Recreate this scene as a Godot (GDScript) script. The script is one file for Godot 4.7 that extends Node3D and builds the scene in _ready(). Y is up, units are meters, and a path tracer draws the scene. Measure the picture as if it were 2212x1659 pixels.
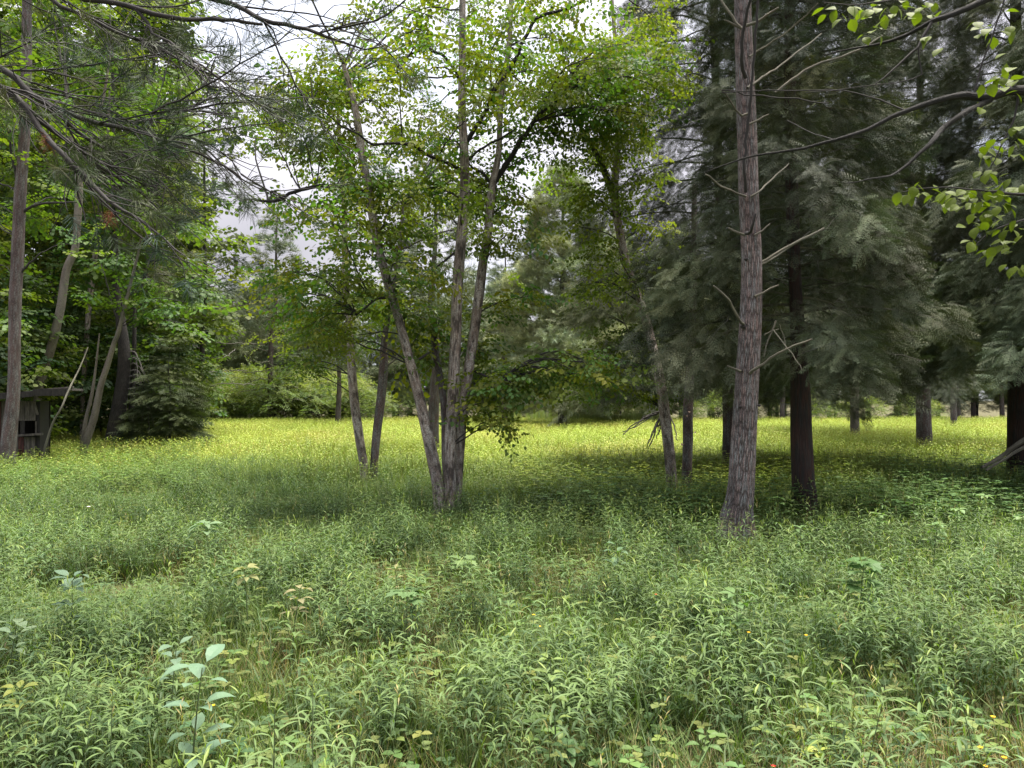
extends Node3D
# A woodland clearing: birch clump and a red pine in front of a bright meadow, forest all round, under an overcast sky.

const F := 1662.0          # focal length, in pixels of a 2212 pixel wide view
const EYE := 1.65
const PITCH := 0.0183
var R := RandomNumberGenerator.new()
var taken := {}
var M := {}                # materials
var S := {}                # shared foliage meshes
var bumps := FastNoiseLite.new()


# ---------------------------------------------------------------- mesh building
class MB:
	var v := PackedVector3Array()
	var n := PackedVector3Array()
	var uv := PackedVector2Array()
	var c := PackedColorArray()
	var ix := PackedInt32Array()

	func tri(a: Vector3, b: Vector3, d: Vector3, col: Color) -> void:
		v.append(a)
		v.append(b)
		v.append(d)
		c.append(col)
		c.append(col)
		c.append(col)

	# a leaf with a folded midrib: w holds the half widths of the inner stations
	func leaf(base: Vector3, dir: Vector3, up: Vector3, length: float, w: Array, droop: float, fold: float, col: Color) -> void:
		var side := dir.cross(up).normalized()
		var prev := base
		var pl := base
		var pr := base
		var d := dir
		var k := w.size()
		var step := length / (k + 1)
		for i in k + 1:
			var p := prev + d * step
			d = (d + Vector3(0, -droop / (k + 1), 0)).normalized()
			var nrm := side.cross(d)
			if i < k:
				var l: Vector3 = p + side * w[i] + nrm * (w[i] * fold)
				var r: Vector3 = p - side * w[i] + nrm * (w[i] * fold)
				if i == 0:
					tri(prev, l, p, col)
					tri(prev, p, r, col)
				else:
					tri(prev, pl, l, col)
					tri(prev, l, p, col)
					tri(prev, p, r, col)
					tri(prev, r, pr, col)
				pl = l
				pr = r
			else:
				tri(prev, pl, p, col)
				tri(prev, p, pr, col)
			prev = p

	func flat_mesh(mat: Material) -> ArrayMesh:
		var a := []
		a.resize(Mesh.ARRAY_MAX)
		a[Mesh.ARRAY_VERTEX] = v
		if c.size():
			a[Mesh.ARRAY_COLOR] = c
		var m := ArrayMesh.new()
		m.add_surface_from_arrays(Mesh.PRIMITIVE_TRIANGLES, a)
		m.surface_set_material(0, mat)
		return m

	# a tapered tube along a path; u runs round it and v along it in metres
	func tube(p: PackedVector3Array, r: PackedFloat32Array, sides: int, rough: float, noise: FastNoiseLite, cap := true) -> void:
		var first := v.size()
		var side := Vector3.RIGHT
		var along := 0.0
		var reps: float = maxf(1.0, roundf(r[0] * TAU / 0.5))
		for i in p.size():
			var d: Vector3 = (p[mini(i + 1, p.size() - 1)] - p[maxi(i - 1, 0)]).normalized()
			if i == 0:
				side = d.cross(Vector3.FORWARD if absf(d.z) < 0.8 else Vector3.UP).normalized()
			else:
				along += p[i].distance_to(p[i - 1])
			side = (side - d * side.dot(d)).normalized()
			var other := d.cross(side)
			for k in sides + 1:
				var a := TAU * (k % sides) / sides
				var o := side * cos(a) + other * sin(a)
				var rr := r[i]
				if rough > 0.0:
					rr *= 1.0 + rough * noise.get_noise_3dv(p[i] * 3.0 + o * 0.8)
				var g := noise.get_noise_3dv(p[i] * 5.0 + o * 1.5 + Vector3(50, 0, 0))
				var h := noise.get_noise_3dv(p[i] * 14.0 + o * 3.0)
				c.append(Color(0.93, 0.97, 0.98).lerp(Color(1.04, 0.97, 0.93), clampf(0.4 + g * 1.6, 0.0, 1.0)) * clampf(0.95 + h * 0.9, 0.6, 1.3))
				v.append(p[i] + o * rr)
				n.append(o)
				uv.append(Vector2(float(k) / sides * reps, along))
		for i in p.size() - 1:
			for k in sides:
				var q := first + i * (sides + 1) + k
				ix.append_array([q, q + sides + 1, q + 1, q + 1, q + sides + 1, q + sides + 2])
		if cap:
			var e := v.size()
			var last := p.size() - 1
			var dd := (p[last] - p[last - 1]).normalized()
			c.append(Color(0.9, 0.9, 0.9))
			v.append(p[last] + dd * r[last] * 0.5)
			n.append(dd)
			uv.append(Vector2(0, along))
			var q := first + last * (sides + 1)
			for k in sides:
				ix.append_array([q + k, e, q + k + 1])

	func box(t: Transform3D, s: Vector3) -> void:
		for f in [[Vector3.RIGHT, Vector3.UP], [Vector3.LEFT, Vector3.UP], [Vector3.UP, Vector3.BACK], [Vector3.DOWN, Vector3.BACK], [Vector3.BACK, Vector3.UP], [Vector3.FORWARD, Vector3.UP]]:
			var nn: Vector3 = f[0]
			var b: Vector3 = f[1]
			var a := nn.cross(b)
			var q := v.size()
			for e in [Vector2(-1, -1), Vector2(-1, 1), Vector2(1, 1), Vector2(1, -1)]:
				var l: Vector3 = (nn + a * e.x + b * e.y) * s * 0.5
				v.append(t * l)
				n.append((t.basis * nn).normalized())
				uv.append(Vector2((a * s * 0.5).length() * e.x + t.origin.x * 3.7, (b * s * 0.5).length() * e.y + t.origin.y))
			ix.append_array([q, q + 2, q + 1, q, q + 3, q + 2])

	func mesh(mat: Material) -> ArrayMesh:
		var a := []
		a.resize(Mesh.ARRAY_MAX)
		a[Mesh.ARRAY_VERTEX] = v
		a[Mesh.ARRAY_NORMAL] = n
		a[Mesh.ARRAY_TEX_UV] = uv
		if c.size() == v.size():
			a[Mesh.ARRAY_COLOR] = c
		a[Mesh.ARRAY_INDEX] = ix
		var m := ArrayMesh.new()
		m.add_surface_from_arrays(Mesh.PRIMITIVE_TRIANGLES, a)
		m.surface_set_material(0, mat)
		return m


# a cloud of copies of one small mesh
class Cloud:
	var buf := PackedFloat32Array()

	func put(b: Basis, o: Vector3, c: Color) -> void:
		buf.append_array([b.x.x, b.y.x, b.z.x, o.x, b.x.y, b.y.y, b.z.y, o.y, b.x.z, b.y.z, b.z.z, o.z, c.r, c.g, c.b, 1.0])

	func count() -> int:
		return buf.size() / 16

	func multi(mesh: Mesh) -> MultiMesh:
		var m := MultiMesh.new()
		m.transform_format = MultiMesh.TRANSFORM_3D
		m.use_colors = true
		m.mesh = mesh
		m.instance_count = count()
		m.buffer = buf
		return m


# ---------------------------------------------------------------- naming and placing
func numbered(called: String) -> String:
	taken[called] = taken.get(called, -1) + 1
	return called if taken[called] == 0 else "%s_%03d" % [called, taken[called]]


func tag(o: Node, label: String, category: String, group := "", kind := "") -> Node:
	o.set_meta("label", label)
	o.set_meta("category", category)
	if group:
		o.set_meta("group", group)
	if kind:
		o.set_meta("kind", kind)
	return o


func base(called: String, where: Vector3, label: String, category: String, group := "") -> Node3D:
	var o := Node3D.new()
	o.name = numbered(called)
	o.position = where
	tag(o, label, category, group)
	add_child(o, true)
	return o


func part(parent: Node, called: String, mesh: Mesh) -> MeshInstance3D:
	var o := MeshInstance3D.new()
	o.name = called
	o.mesh = mesh
	parent.add_child(o, true)
	return o


func cloud_part(parent: Node, called: String, cl: Cloud, mesh: Mesh) -> void:
	if cl.count() == 0:
		return
	var o := MultiMeshInstance3D.new()
	o.name = called
	o.multimesh = cl.multi(mesh)
	o.set_meta("kind", "stuff")
	parent.add_child(o, true)


func stuff(called: String, cl: Cloud, mesh: Mesh, label: String, category: String) -> void:
	if cl.count() == 0:
		return
	var o := MultiMeshInstance3D.new()
	o.name = numbered(called)
	o.multimesh = cl.multi(mesh)
	tag(o, label, category, "", "stuff")
	add_child(o, true)


func at(px: float, py: float, d: float) -> Vector3:
	var q := Vector3((px - 1106.0) / F, (829.5 - py) / F, -1.0).rotated(Vector3.RIGHT, PITCH)
	return Vector3(0, EYE, 0) + q * (d / -q.z)


func gh(x: float, z: float) -> float:
	return bumps.get_noise_2d(x * 2.0, z * 2.0) * 0.07


func on_ground(px: float, d: float) -> Vector3:
	var p := at(px, 860, d)
	return Vector3(p.x, gh(p.x, p.z), p.z)


func bas(dir: Vector3, up: Vector3, s: float) -> Basis:
	var x := dir.normalized()
	var z := x.cross(up)
	z = z.normalized() if z.length() > 0.01 else x.cross(Vector3(0.3, 0.1, 0.9)).normalized()
	return Basis(x * s, z.cross(x) * s, z * s)


func rv() -> Vector3:
	return Vector3(R.randf_range(-1, 1), R.randf_range(-1, 1), R.randf_range(-1, 1))


func ball() -> Vector3:
	for i in 8:
		var q := rv()
		if q.length_squared() <= 1.0:
			return q
	return Vector3.ZERO


func jit(c: Color, a: float) -> Color:
	var k := 1.0 + R.randf_range(-a, a)
	var w := R.randf_range(-a, a) * 0.4
	return Color(c.r * k * (1.0 + w), c.g * k, c.b * k * (1.0 - w))


# Catmull-Rom through control points, radii with them
func smooth(p: Array, r: Array, step: float, wob := 0.0) -> Array:
	var op := PackedVector3Array()
	var orr := PackedFloat32Array()
	for i in p.size() - 1:
		var a: Vector3 = p[maxi(i - 1, 0)]
		var b: Vector3 = p[i]
		var c: Vector3 = p[i + 1]
		var d: Vector3 = p[mini(i + 2, p.size() - 1)]
		var k := maxi(1, int(ceil(b.distance_to(c) / step)))
		for j in k:
			var t := float(j) / k
			op.append(b.cubic_interpolate(c, a, d, t) + (rv() * wob if j > 0 else Vector3.ZERO))
			orr.append(lerpf(r[i], r[i + 1], t))
	op.append(p[-1])
	orr.append(r[-1])
	return [op, orr]


# ---------------------------------------------------------------- materials
func bark(kind: String) -> StandardMaterial3D:
	var w := 192
	var h := 384
	var a := FastNoiseLite.new()
	var b := FastNoiseLite.new()
	var e := FastNoiseLite.new()
	for q in [a, b, e]:
		q.noise_type = FastNoiseLite.TYPE_SIMPLEX_SMOOTH
		q.frequency = 1.0
	a.seed = hash(kind) % 1000
	b.seed = a.seed + 7
	e.seed = a.seed + 19
	b.fractal_octaves = 4
	if kind == "pine":
		a.noise_type = FastNoiseLite.TYPE_CELLULAR
		a.cellular_return_type = FastNoiseLite.RETURN_DISTANCE2_SUB
		a.cellular_jitter = 1.0
	var im := Image.create(w, h, false, Image.FORMAT_RGB8)
	var hm := Image.create(w, h, false, Image.FORMAT_RGB8)
	for y in h:
		var v0 := float(y) / h
		var mixv := smoothstep(0.85, 1.0, v0)
		for x in w:
			var an := TAU * x / w
			var cx := cos(an) * 0.16
			var cz := sin(an) * 0.16
			var col := Color.BLACK
			var hh := 0.5
			var vv := v0
			if mixv > 0.0 and R.randf() < mixv:
				vv = v0 - 1.0
			if kind == "pine":
				var wx := b.get_noise_3d(cx * 9, vv * 4, cz * 9) * 0.25
				var cell := a.get_noise_3d(cx * 14 + wx, vv * 6.5, cz * 14 + wx) + 1.0
				var crack := smoothstep(0.02, 0.3, cell)
				var fl := b.get_noise_3d(cx * 50, vv * 45, cz * 50)
				var patch := e.get_noise_3d(cx * 12, vv * 3, cz * 12)
				col = Color(0.57, 0.49, 0.475).lerp(Color(0.52, 0.525, 0.525), smoothstep(-0.25, 0.3, patch)) * (0.9 + fl * 0.5)
				col = Color(0.25, 0.21, 0.205).lerp(col, crack)
				hh = crack * 0.75 + fl * 0.22
			elif kind == "birch":
				var fl := b.get_noise_3d(cx * 30, vv * 60, cz * 30)
				var len_ := e.get_noise_3d(cx * 16, vv * 75, cz * 16)
				var big := a.get_noise_3d(cx * 9, vv * 5, cz * 9)
				col = Color(0.56, 0.5, 0.46).lerp(Color(0.72, 0.69, 0.66), smoothstep(-0.25, 0.25, big)) * (0.9 + fl * 0.45)
				var dark := smoothstep(0.22, 0.45, len_) * 0.7
				dark = maxf(dark, smoothstep(0.08, 0.34, a.get_noise_3d(cx * 4.5 + 9, vv * 4.5, cz * 4.5) + fl * 0.3) * 0.7)
				col = col.lerp(Color(0.18, 0.155, 0.14), dark)
				hh = 0.5 + fl * 0.4 - dark * 0.25
			elif kind == "cedar":
				var st := b.get_noise_3d(cx * 60, vv * 4, cz * 60)
				var fi := e.get_noise_3d(cx * 130, vv * 9, cz * 130)
				var big := a.get_noise_3d(cx * 8, vv * 2, cz * 8)
				col = Color(0.24, 0.155, 0.13).lerp(Color(0.2, 0.18, 0.175), smoothstep(-0.3, 0.3, big)) * (0.9 + st * 0.7 + fi * 0.25)
				hh = 0.5 + st * 0.5 + fi * 0.2
			elif kind == "dark":
				var st := b.get_noise_3d(cx * 34, vv * 8, cz * 34)
				var fi := e.get_noise_3d(cx * 80, vv * 40, cz * 80)
				col = Color(0.27, 0.25, 0.24) * (0.85 + st * 0.8 + fi * 0.25)
				hh = 0.5 + st * 0.55 + fi * 0.15
			elif kind == "aspen":
				var fl := b.get_noise_3d(cx * 22, vv * 50, cz * 22)
				var ring := e.get_noise_3d(cx * 5, vv * 26, cz * 5)
				var fine := e.get_noise_3d(cx * 60, vv * 90, cz * 60)
				col = Color(0.5, 0.47, 0.43) * (0.92 + fl * 0.35 + fine * 0.12)
				col = col.lerp(Color(0.24, 0.2, 0.19), smoothstep(0.28, 0.5, ring) * 0.65)
				hh = 0.5 + fl * 0.4
			elif kind == "redbark":
				var gu := e.get_noise_3d(cx * 44, vv * 40, cz * 44)
				var fl := b.get_noise_3d(cx * 30, vv * 24, cz * 30)
				var big := a.get_noise_3d(cx * 7, vv * 3, cz * 7)
				col = Color(0.37, 0.31, 0.3).lerp(Color(0.43, 0.42, 0.41), smoothstep(-0.25, 0.25, big)) * (0.9 + fl * 0.55)
				col = col.lerp(Color(0.15, 0.12, 0.12), smoothstep(0.2, 0.5, gu) * 0.7)
				hh = 0.5 + fl * 0.4 - smoothstep(0.2, 0.5, gu) * 0.3
			else:  # weathered wood
				var st := b.get_noise_3d(cx * 90, vv * 3, cz * 90)
				var fi := e.get_noise_3d(cx * 14, vv * 5, cz * 14)
				col = (Color(0.5, 0.48, 0.45) if kind == "wood" else Color(0.47, 0.46, 0.4)) * (0.85 + st * 0.6 + fi * 0.2)
				hh = 0.5 + st * 0.5
			im.set_pixel(x, y, col)
			hm.set_pixel(x, y, Color(hh, hh, hh))
	var m := StandardMaterial3D.new()
	m.resource_name = kind + "_bark"
	m.albedo_texture = ImageTexture.create_from_image(im)
	m.heightmap_enabled = true
	m.heightmap_texture = ImageTexture.create_from_image(hm)
	m.heightmap_scale = {"pine": 2.0, "cedar": 1.6, "dark": 2.4}.get(kind, 0.9)
	m.roughness = 0.85
	m.vertex_color_use_as_albedo = true
	return m


func leafy(called: String, rough: float, back: Color) -> StandardMaterial3D:
	var m := StandardMaterial3D.new()
	m.resource_name = called
	m.vertex_color_use_as_albedo = true
	m.roughness = rough
	m.metallic_specular = 0.36
	if back.r + back.g > 0.0:
		m.backlight_enabled = true
		m.backlight = back
	return m


func plain(called: String, c: Color, rough := 0.85) -> StandardMaterial3D:
	var m := StandardMaterial3D.new()
	m.resource_name = called
	m.albedo_color = c.linear_to_srgb()
	m.roughness = rough
	return m


func make_materials() -> void:
	for k in ["pine", "birch", "cedar", "dark", "aspen", "redbark", "wood", "deadwood"]:
		M[k] = bark(k)
	M.bough = M.dark.duplicate()
	M.bough.resource_name = "bough_bark"
	M.bough.albedo_color = Color(0.62, 0.62, 0.58)
	M.leaf = leafy("leaf", 0.55, Color(0.93, 1.0, 0.5))
	M.herb = leafy("herb", 0.52, Color(0.75, 0.85, 0.4))
	M.needle = leafy("needle", 0.6, Color(0.45, 0.5, 0.3))
	M.straw = leafy("straw", 0.8, Color(0.4, 0.4, 0.25))
	M.twig = plain("twig", Color(0.022, 0.019, 0.018))
	M.twig_grey = plain("grey_twig", Color(0.11, 0.1, 0.09))
	M.stem = plain("stem", Color(0.07, 0.1, 0.035))
	M.flower = leafy("petal", 0.6, Color(0.6, 0.6, 0.3))


# ---------------------------------------------------------------- foliage meshes (white; tinted by each copy)
func make_sprays() -> void:
	# broadleaf sprays: a thin twig with hanging leaves
	for k in 4:
		var m := MB.new()
		var len_ := 0.42
		for i in 13:
			var t := (i + 0.7) / 13.0
			var s := -1.0 if i % 2 else 1.0
			var p := Vector3(t * len_, -0.05 * t * t + R.randf_range(-0.02, 0.02), s * R.randf_range(0.01, 0.04))
			var d := Vector3(0.55 + R.randf_range(-0.3, 0.3), -0.35 + R.randf_range(-0.5, 0.3), s * R.randf_range(0.3, 1.0)).normalized()
			var l := R.randf_range(0.05, 0.075)
			var w := l * R.randf_range(0.32, 0.4)
			m.leaf(p, d, (Vector3.UP + rv() * 0.55).normalized(), l, [w, w * 0.75], 0.35, 0.22, jit(Color(1, 1, 1), 0.16))
		var e := Vector3(len_, -0.05, 0)
		m.tri(Vector3(0, 0.002, 0), e, Vector3(0, -0.003, 0.002), Color(0.35, 0.3, 0.25))
		S["leaf%d" % k] = m.flat_mesh(M.leaf)
	# maple-like sprays: broader leaves in flat tiers
	for k in 3:
		var m := MB.new()
		for i in 9:
			var t := (i + 0.8) / 9.0
			var s := -1.0 if i % 2 else 1.0
			var p := Vector3(t * 0.5, R.randf_range(-0.02, 0.02), s * R.randf_range(0.02, 0.12))
			var d := Vector3(0.6, -0.25 + R.randf_range(-0.25, 0.2), s * R.randf_range(0.2, 0.9)).normalized()
			var l := R.randf_range(0.09, 0.13)
			m.leaf(p, d, (Vector3.UP + rv() * 0.35).normalized(), l, [l * 0.42, l * 0.4], 0.3, 0.15, jit(Color(1, 1, 1), 0.18))
		S["maple%d" % k] = m.flat_mesh(M.leaf)
	# flat hemlock and cedar fronds
	for k in 3:
		var m := MB.new()
		var len_ := 0.36
		for i in 7:
			var t := (i + 0.5) / 7.0
			for s in [-1.0, 1.0]:
				var b := Vector3(t * len_, -0.05 * t * t, 0)
				var sl: float = 0.19 * (1.0 - t * 0.75) * R.randf_range(0.7, 1.15)
				var d := Vector3(0.75, -0.16 + R.randf_range(-0.18, 0.1), s * 0.8).normalized()
				var tint := jit(Color(1, 1, 1), 0.34)
				for j in 3:
					var q := b + d * (sl * (j + 0.4) / 3.0) + Vector3(0, -0.02 * j * j / 9.0, 0)
					for z in [-1.0, 1.0]:
						var dd: Vector3 = (d + Vector3(0.3, 0, -s * 0.5) * z * 0.9).normalized()
						var l := 0.043 * R.randf_range(0.6, 1.25)
						var sd: Vector3 = dd.cross(Vector3.UP).normalized() * 0.0042
						m.tri(q - sd, q + sd + Vector3(0, 0.003, 0), q + dd * l, tint)
				var e := b + d * sl
				m.tri(b, e, b + Vector3(0.01, 0, 0), Color(0.6, 0.55, 0.5))
		S["frond%d" % k] = m.flat_mesh(M.needle)
	# pine tufts: coarse for far trees
	for k in 2:
		var m := MB.new()
		for i in 34:
			var t := R.randf()
			var b := Vector3(t * 0.2, 0, 0)
			var a := R.randf() * TAU
			var d := Vector3(0.75, cos(a) * 0.8 + 0.15, sin(a) * 0.9).normalized()
			var sd := d.cross(rv()).normalized() * 0.005
			m.tri(b - sd, b + sd, b + d * R.randf_range(0.11, 0.17), jit(Color(1, 1, 1), 0.25))
		m.tri(Vector3(-0.05, 0.005, 0), Vector3(-0.05, -0.005, 0), Vector3(0.2, 0, 0), Color(0.6, 0.5, 0.4))
		S["tuft%d" % k] = m.flat_mesh(M.needle)
	# fine needle brush for the near boughs
	for k in 2:
		var m := MB.new()
		for i in 46:
			var t := R.randf()
			var b := Vector3(t * 0.1, 0, 0)
			var a := R.randf() * TAU
			var d := Vector3(0.25 + t * 0.75, cos(a) * 0.8, sin(a) * 0.8).normalized()
			var sd := d.cross(rv()).normalized() * 0.0009
			var l := R.randf_range(0.07, 0.11)
			var mid := b + d * l * 0.5
			m.tri(b - sd, b + sd, mid + sd, jit(Color(1, 1, 1), 0.2))
			m.tri(b - sd, mid + sd, b + d * l + Vector3(0, -0.006, 0), Color(1, 1, 1))
		S["brush%d" % k] = m.flat_mesh(M.needle)
	# bramble canes with compound leaves
	for k in 3:
		var m := MB.new()
		for c in 3:
			var a := R.randf() * TAU
			var p := rv() * Vector3(0.08, 0, 0.08)
			var d := (Vector3.UP * 1.3 + Vector3(cos(a), 0, sin(a)) * 0.6).normalized()
			var tint := jit(Color(1, 1, 1), 0.15)
			for j in 7:
				var q := p + d * 0.09
				m.tri(p, q, p + Vector3(0.004, 0, 0.003), Color(0.6, 0.5, 0.35))
				p = q
				d = (d + Vector3(0, -0.13, 0) + rv() * 0.12).normalized()
				if j > 1:
					var b0 := R.randf() * TAU
					var out := Vector3(cos(b0), 0.25, sin(b0)).normalized()
					var tip := p + out * 0.06
					for z in [-0.9, 0.0, 0.9]:
						var ld: Vector3 = out.rotated(Vector3.UP, z)
						var l := R.randf_range(0.06, 0.09)
						m.leaf(tip, ld, Vector3.UP, l, [l * 0.3, l * 0.28], 0.5, 0.2, tint)
		S["bramble%d" % k] = m.flat_mesh(M.herb)
	# shrub sprays, small leaves
	for k in 2:
		var m := MB.new()
		for i in 16:
			var t := (i + 0.5) / 16.0
			var s := -1.0 if i % 2 else 1.0
			var d := Vector3(0.7, R.randf_range(-0.3, 0.5), s * R.randf_range(0.3, 1.0)).normalized()
			m.leaf(Vector3(t * 0.45, 0, 0), d, (Vector3.UP + rv() * 0.6).normalized(), R.randf_range(0.05, 0.08), [0.014], 0.2, 0.2, jit(Color(1, 1, 1), 0.2))
		S["shrub%d" % k] = m.flat_mesh(M.leaf)
	for q in [["leaf0", "bleaf0"], ["leaf1", "bleaf1"], ["leaf2", "bleaf2"], ["leaf3", "bleaf3"], ["maple0", "bmaple0"], ["maple1", "bmaple1"], ["maple2", "bmaple2"], ["tuft0", "btuft0"], ["tuft1", "btuft1"], ["shrub0", "bshrub0"], ["shrub1", "bshrub1"]]:
		S[q[1]] = bunch(q[0], 6, M.needle if q[0].begins_with("tuft") else M.leaf, 0.4)
	boughs("cedar", {"kinds": ["frond0", "frond1", "frond2"], "rise": 0.12, "droop": 0.36, "den": 105.0, "bare": 0.1, "wide": 0.12, "loose": 0.24, "up": -0.45, "wild": 1.4, "size": 0.56})
	boughs("spruce", {"kinds": ["frond0", "frond2"], "rise": 0.03, "droop": 0.2, "den": 38.0, "bare": 0.12, "wide": 0.2, "loose": 0.1, "up": -0.1, "wild": 0.7, "size": 1.1})
	boughs("pine", {"kinds": ["tuft0", "tuft1"], "rise": 0.2, "droop": 0.08, "den": 26.0, "bare": 0.25, "wide": 0.3, "loose": 0.22, "up": 0.25, "wild": 0.8, "size": 1.6})
	boughs("plume", {"kinds": ["tuft0", "tuft1"], "rise": 0.24, "droop": 0.14, "den": 50.0, "bare": 0.15, "wide": 0.35, "loose": 0.32, "up": 0.3, "wild": 0.9, "size": 1.6})


func blade(m: MB, b: Vector3, dir: Vector3, lean: Vector3, l: float, w: float, bend: float, col: Color) -> void:
	var side := Vector3.UP.cross(lean).normalized() * w
	var p := b
	var d := dir
	var s := l / 3.0
	for i in 3:
		var q := p + d * s
		d = (d + (lean * 0.6 - Vector3.UP * 0.75) * bend * 0.45).normalized()
		if i < 2:
			var k0 := 1.0 if i == 0 else 0.85
			var k1 := 0.85 if i == 0 else 0.55
			m.tri(p - side * k0, p + side * k0, q + side * k1, col)
			m.tri(p - side * k0, q + side * k1, q - side * k1, col)
		else:
			m.tri(p - side * 0.55, p + side * 0.55, q, col)
		p = q


# adds a copy of a foliage mesh, tinted, to a bigger one
func stamp(m: MB, key: String, t: Transform3D, tint: Color) -> void:
	var src: Array = (S[key] as ArrayMesh).surface_get_arrays(0)
	var vs: PackedVector3Array = src[Mesh.ARRAY_VERTEX]
	var cs: PackedColorArray = src[Mesh.ARRAY_COLOR]
	m.v.append_array(t * vs)
	for i in range(0, cs.size(), 3):
		var c := cs[i] * tint
		m.c.append(c)
		m.c.append(c)
		m.c.append(c)


# a tuft of sprays round one twig end, about 0.3 m across
func bunch(key: String, n: int, mat: Material, flat: float) -> ArrayMesh:
	var m := MB.new()
	for i in n:
		var a := TAU * (i + R.randf() * 0.7) / n
		var dir := Vector3(cos(a), R.randf_range(-0.45, 0.2), sin(a)) + Vector3(0.5, 0, 0)
		var o := Vector3(R.randf_range(-0.22, 0.12), R.randf_range(-0.13, 0.13), R.randf_range(-0.16, 0.16))
		stamp(m, key, Transform3D(bas(dir, Vector3.UP + rv() * flat, R.randf_range(0.75, 1.2)), o), jit(Color(1, 1, 1), 0.2))
	return m.flat_mesh(mat)


# one whole bough along +x: its wood and every spray on it
func bough(l: float, sp: Dictionary) -> ArrayMesh:
	var m := MB.new()
	var wood_c := Color(0.5, 0.42, 0.38)
	var prev := Vector3.ZERO
	for j in 6:
		var q := (j + 1) / 6.0
		var p: Vector3 = Vector3(l * q, l * (sp.rise * q - sp.droop * q * q), R.randf_range(-0.04, 0.04) * l * q)
		var r := (0.012 + 0.006 * l) * (1.1 - q)
		for a in 3:
			var o0 := Vector3(0, cos(a * 2.1), sin(a * 2.1)) * (r + 0.003)
			var o1 := Vector3(0, cos(a * 2.1 + 2.1), sin(a * 2.1 + 2.1)) * (r + 0.003)
			m.tri(prev + o0, prev + o1, p + o1 * 0.8, wood_c)
			m.tri(prev + o0, p + o1 * 0.8, p + o0 * 0.8, wood_c)
		prev = p
	for j in int(l * sp.den):
		var q: float = lerpf(sp.bare, 1.0, sqrt(R.randf()))
		var sg := R.randf_range(-1.0, 1.0)
		var wide: float = l * (1.0 - q) * 0.44 + sp.wide
		var p: Vector3 = Vector3(l * q + absf(sg) * wide * 0.3, l * (sp.rise * q - sp.droop * q * q) - absf(sg) * wide * 0.18 + R.randf_range(-1, 1) * sp.loose, sg * wide)
		var dir: Vector3 = Vector3(1.1 - absf(sg) * 0.65, sp.up + R.randf_range(-0.45, 0.3) * sp.wild, sg * 1.05) + rv() * 0.3 * sp.wild
		var k: String = sp.kinds[R.randi_range(0, sp.kinds.size() - 1)]
		stamp(m, k, Transform3D(bas(dir, Vector3.UP + rv() * 0.6 * sp.wild, sp.size * R.randf_range(0.65, 1.3)), p), jit(Color(1, 1, 1), 0.22))
	return m.flat_mesh(M.needle)


const LENGTHS := [0.6, 1.1, 1.8, 2.8, 4.0]


func boughs(called: String, sp: Dictionary) -> void:
	for j in LENGTHS.size():
		for k in 3:
			S["%s_%d_%d" % [called, j, k]] = bough(LENGTHS[j], sp)


# the boughs of one tree as copies of the ready made ones: rows of [length, place, turn, tilt, tone]
func hang(root: Node3D, called: String, rows: Array) -> void:
	var classes := []
	for j in LENGTHS.size():
		classes.append([])
	for q in rows:
		var best := 0
		for j in LENGTHS.size():
			if absf(log(LENGTHS[j] / q[0])) < absf(log(LENGTHS[best] / q[0])):
				best = j
		classes[best].append(q)
	for j in LENGTHS.size():  # a class with few boughs joins its neighbour
		if classes[j].size() > 0 and classes[j].size() < 12:
			var to := -1
			for i in LENGTHS.size():
				if classes[i].size() >= 12 and (to < 0 or absi(i - j) < absi(to - j)):
					to = i
			if to >= 0:
				classes[to].append_array(classes[j])
				classes[j] = []
	for j in LENGTHS.size():
		var n: int = classes[j].size()
		var picks := 3 if n >= 40 else (2 if n >= 24 else 1)
		for k in picks:
			var cl := Cloud.new()
			for i in range(k, n, picks):
				var q: Array = classes[j][i]
				cl.put(Basis(Vector3.UP, q[2]) * Basis(Vector3.BACK, q[3]) * (q[0] / LENGTHS[j]), q[1], q[4])
			cloud_part(root, "crown", cl, S["%s_%d_%d" % [called, j, k]])


# ---------------------------------------------------------------- trees drawn from their own outlines
# rows: [x, y, width] in pixels of the photograph, and optionally a shift in depth in metres; the tree stands d metres away
func path_of(rows: Array, d: float, root: Vector3) -> Array:
	var p := []
	var r := []
	for q in rows:
		var dd: float = d + (q[3] if q.size() > 3 else 0.0)
		p.append(at(q[0], q[1], dd) - root)
		r.append(q[2] * 0.5 * dd / F)
	return [p, r]


func trunk(root: Node3D, rows: Array, d: float, mat: String, called := "trunk", sides := 14, flare := 1.25) -> Array:
	var a := path_of(rows, d, root.position)
	var p: Array = a[0]
	var r: Array = a[1]
	var foot: Vector3 = p[0]
	if foot.y > 0.1:
		var dir: Vector3 = (p[0] - p[1]).normalized()
		p.push_front(foot + Vector3(dir.x, -1.0, 0) * foot.y * Vector3(0.5, 1.0, 0.0) + Vector3(0, -0.15, 0))
		r.push_front(r[0] * flare)
	var s := smooth(p, r, 0.14, 0.0)
	var m := MB.new()
	m.tube(s[0], s[1], sides, 0.16, bumps)
	part(root, called, m.mesh(M[mat]))
	return s


func limb(root: Node3D, rows: Array, d: float, mat: Material, called := "limb", wob := 0.012) -> Array:
	var a := path_of(rows, d, root.position)
	var s := smooth(a[0], a[1], 0.1, wob)
	var m := MB.new()
	m.tube(s[0], s[1], 7, 0.15, bumps)
	part(root, called, m.mesh(mat))
	return s


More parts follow.
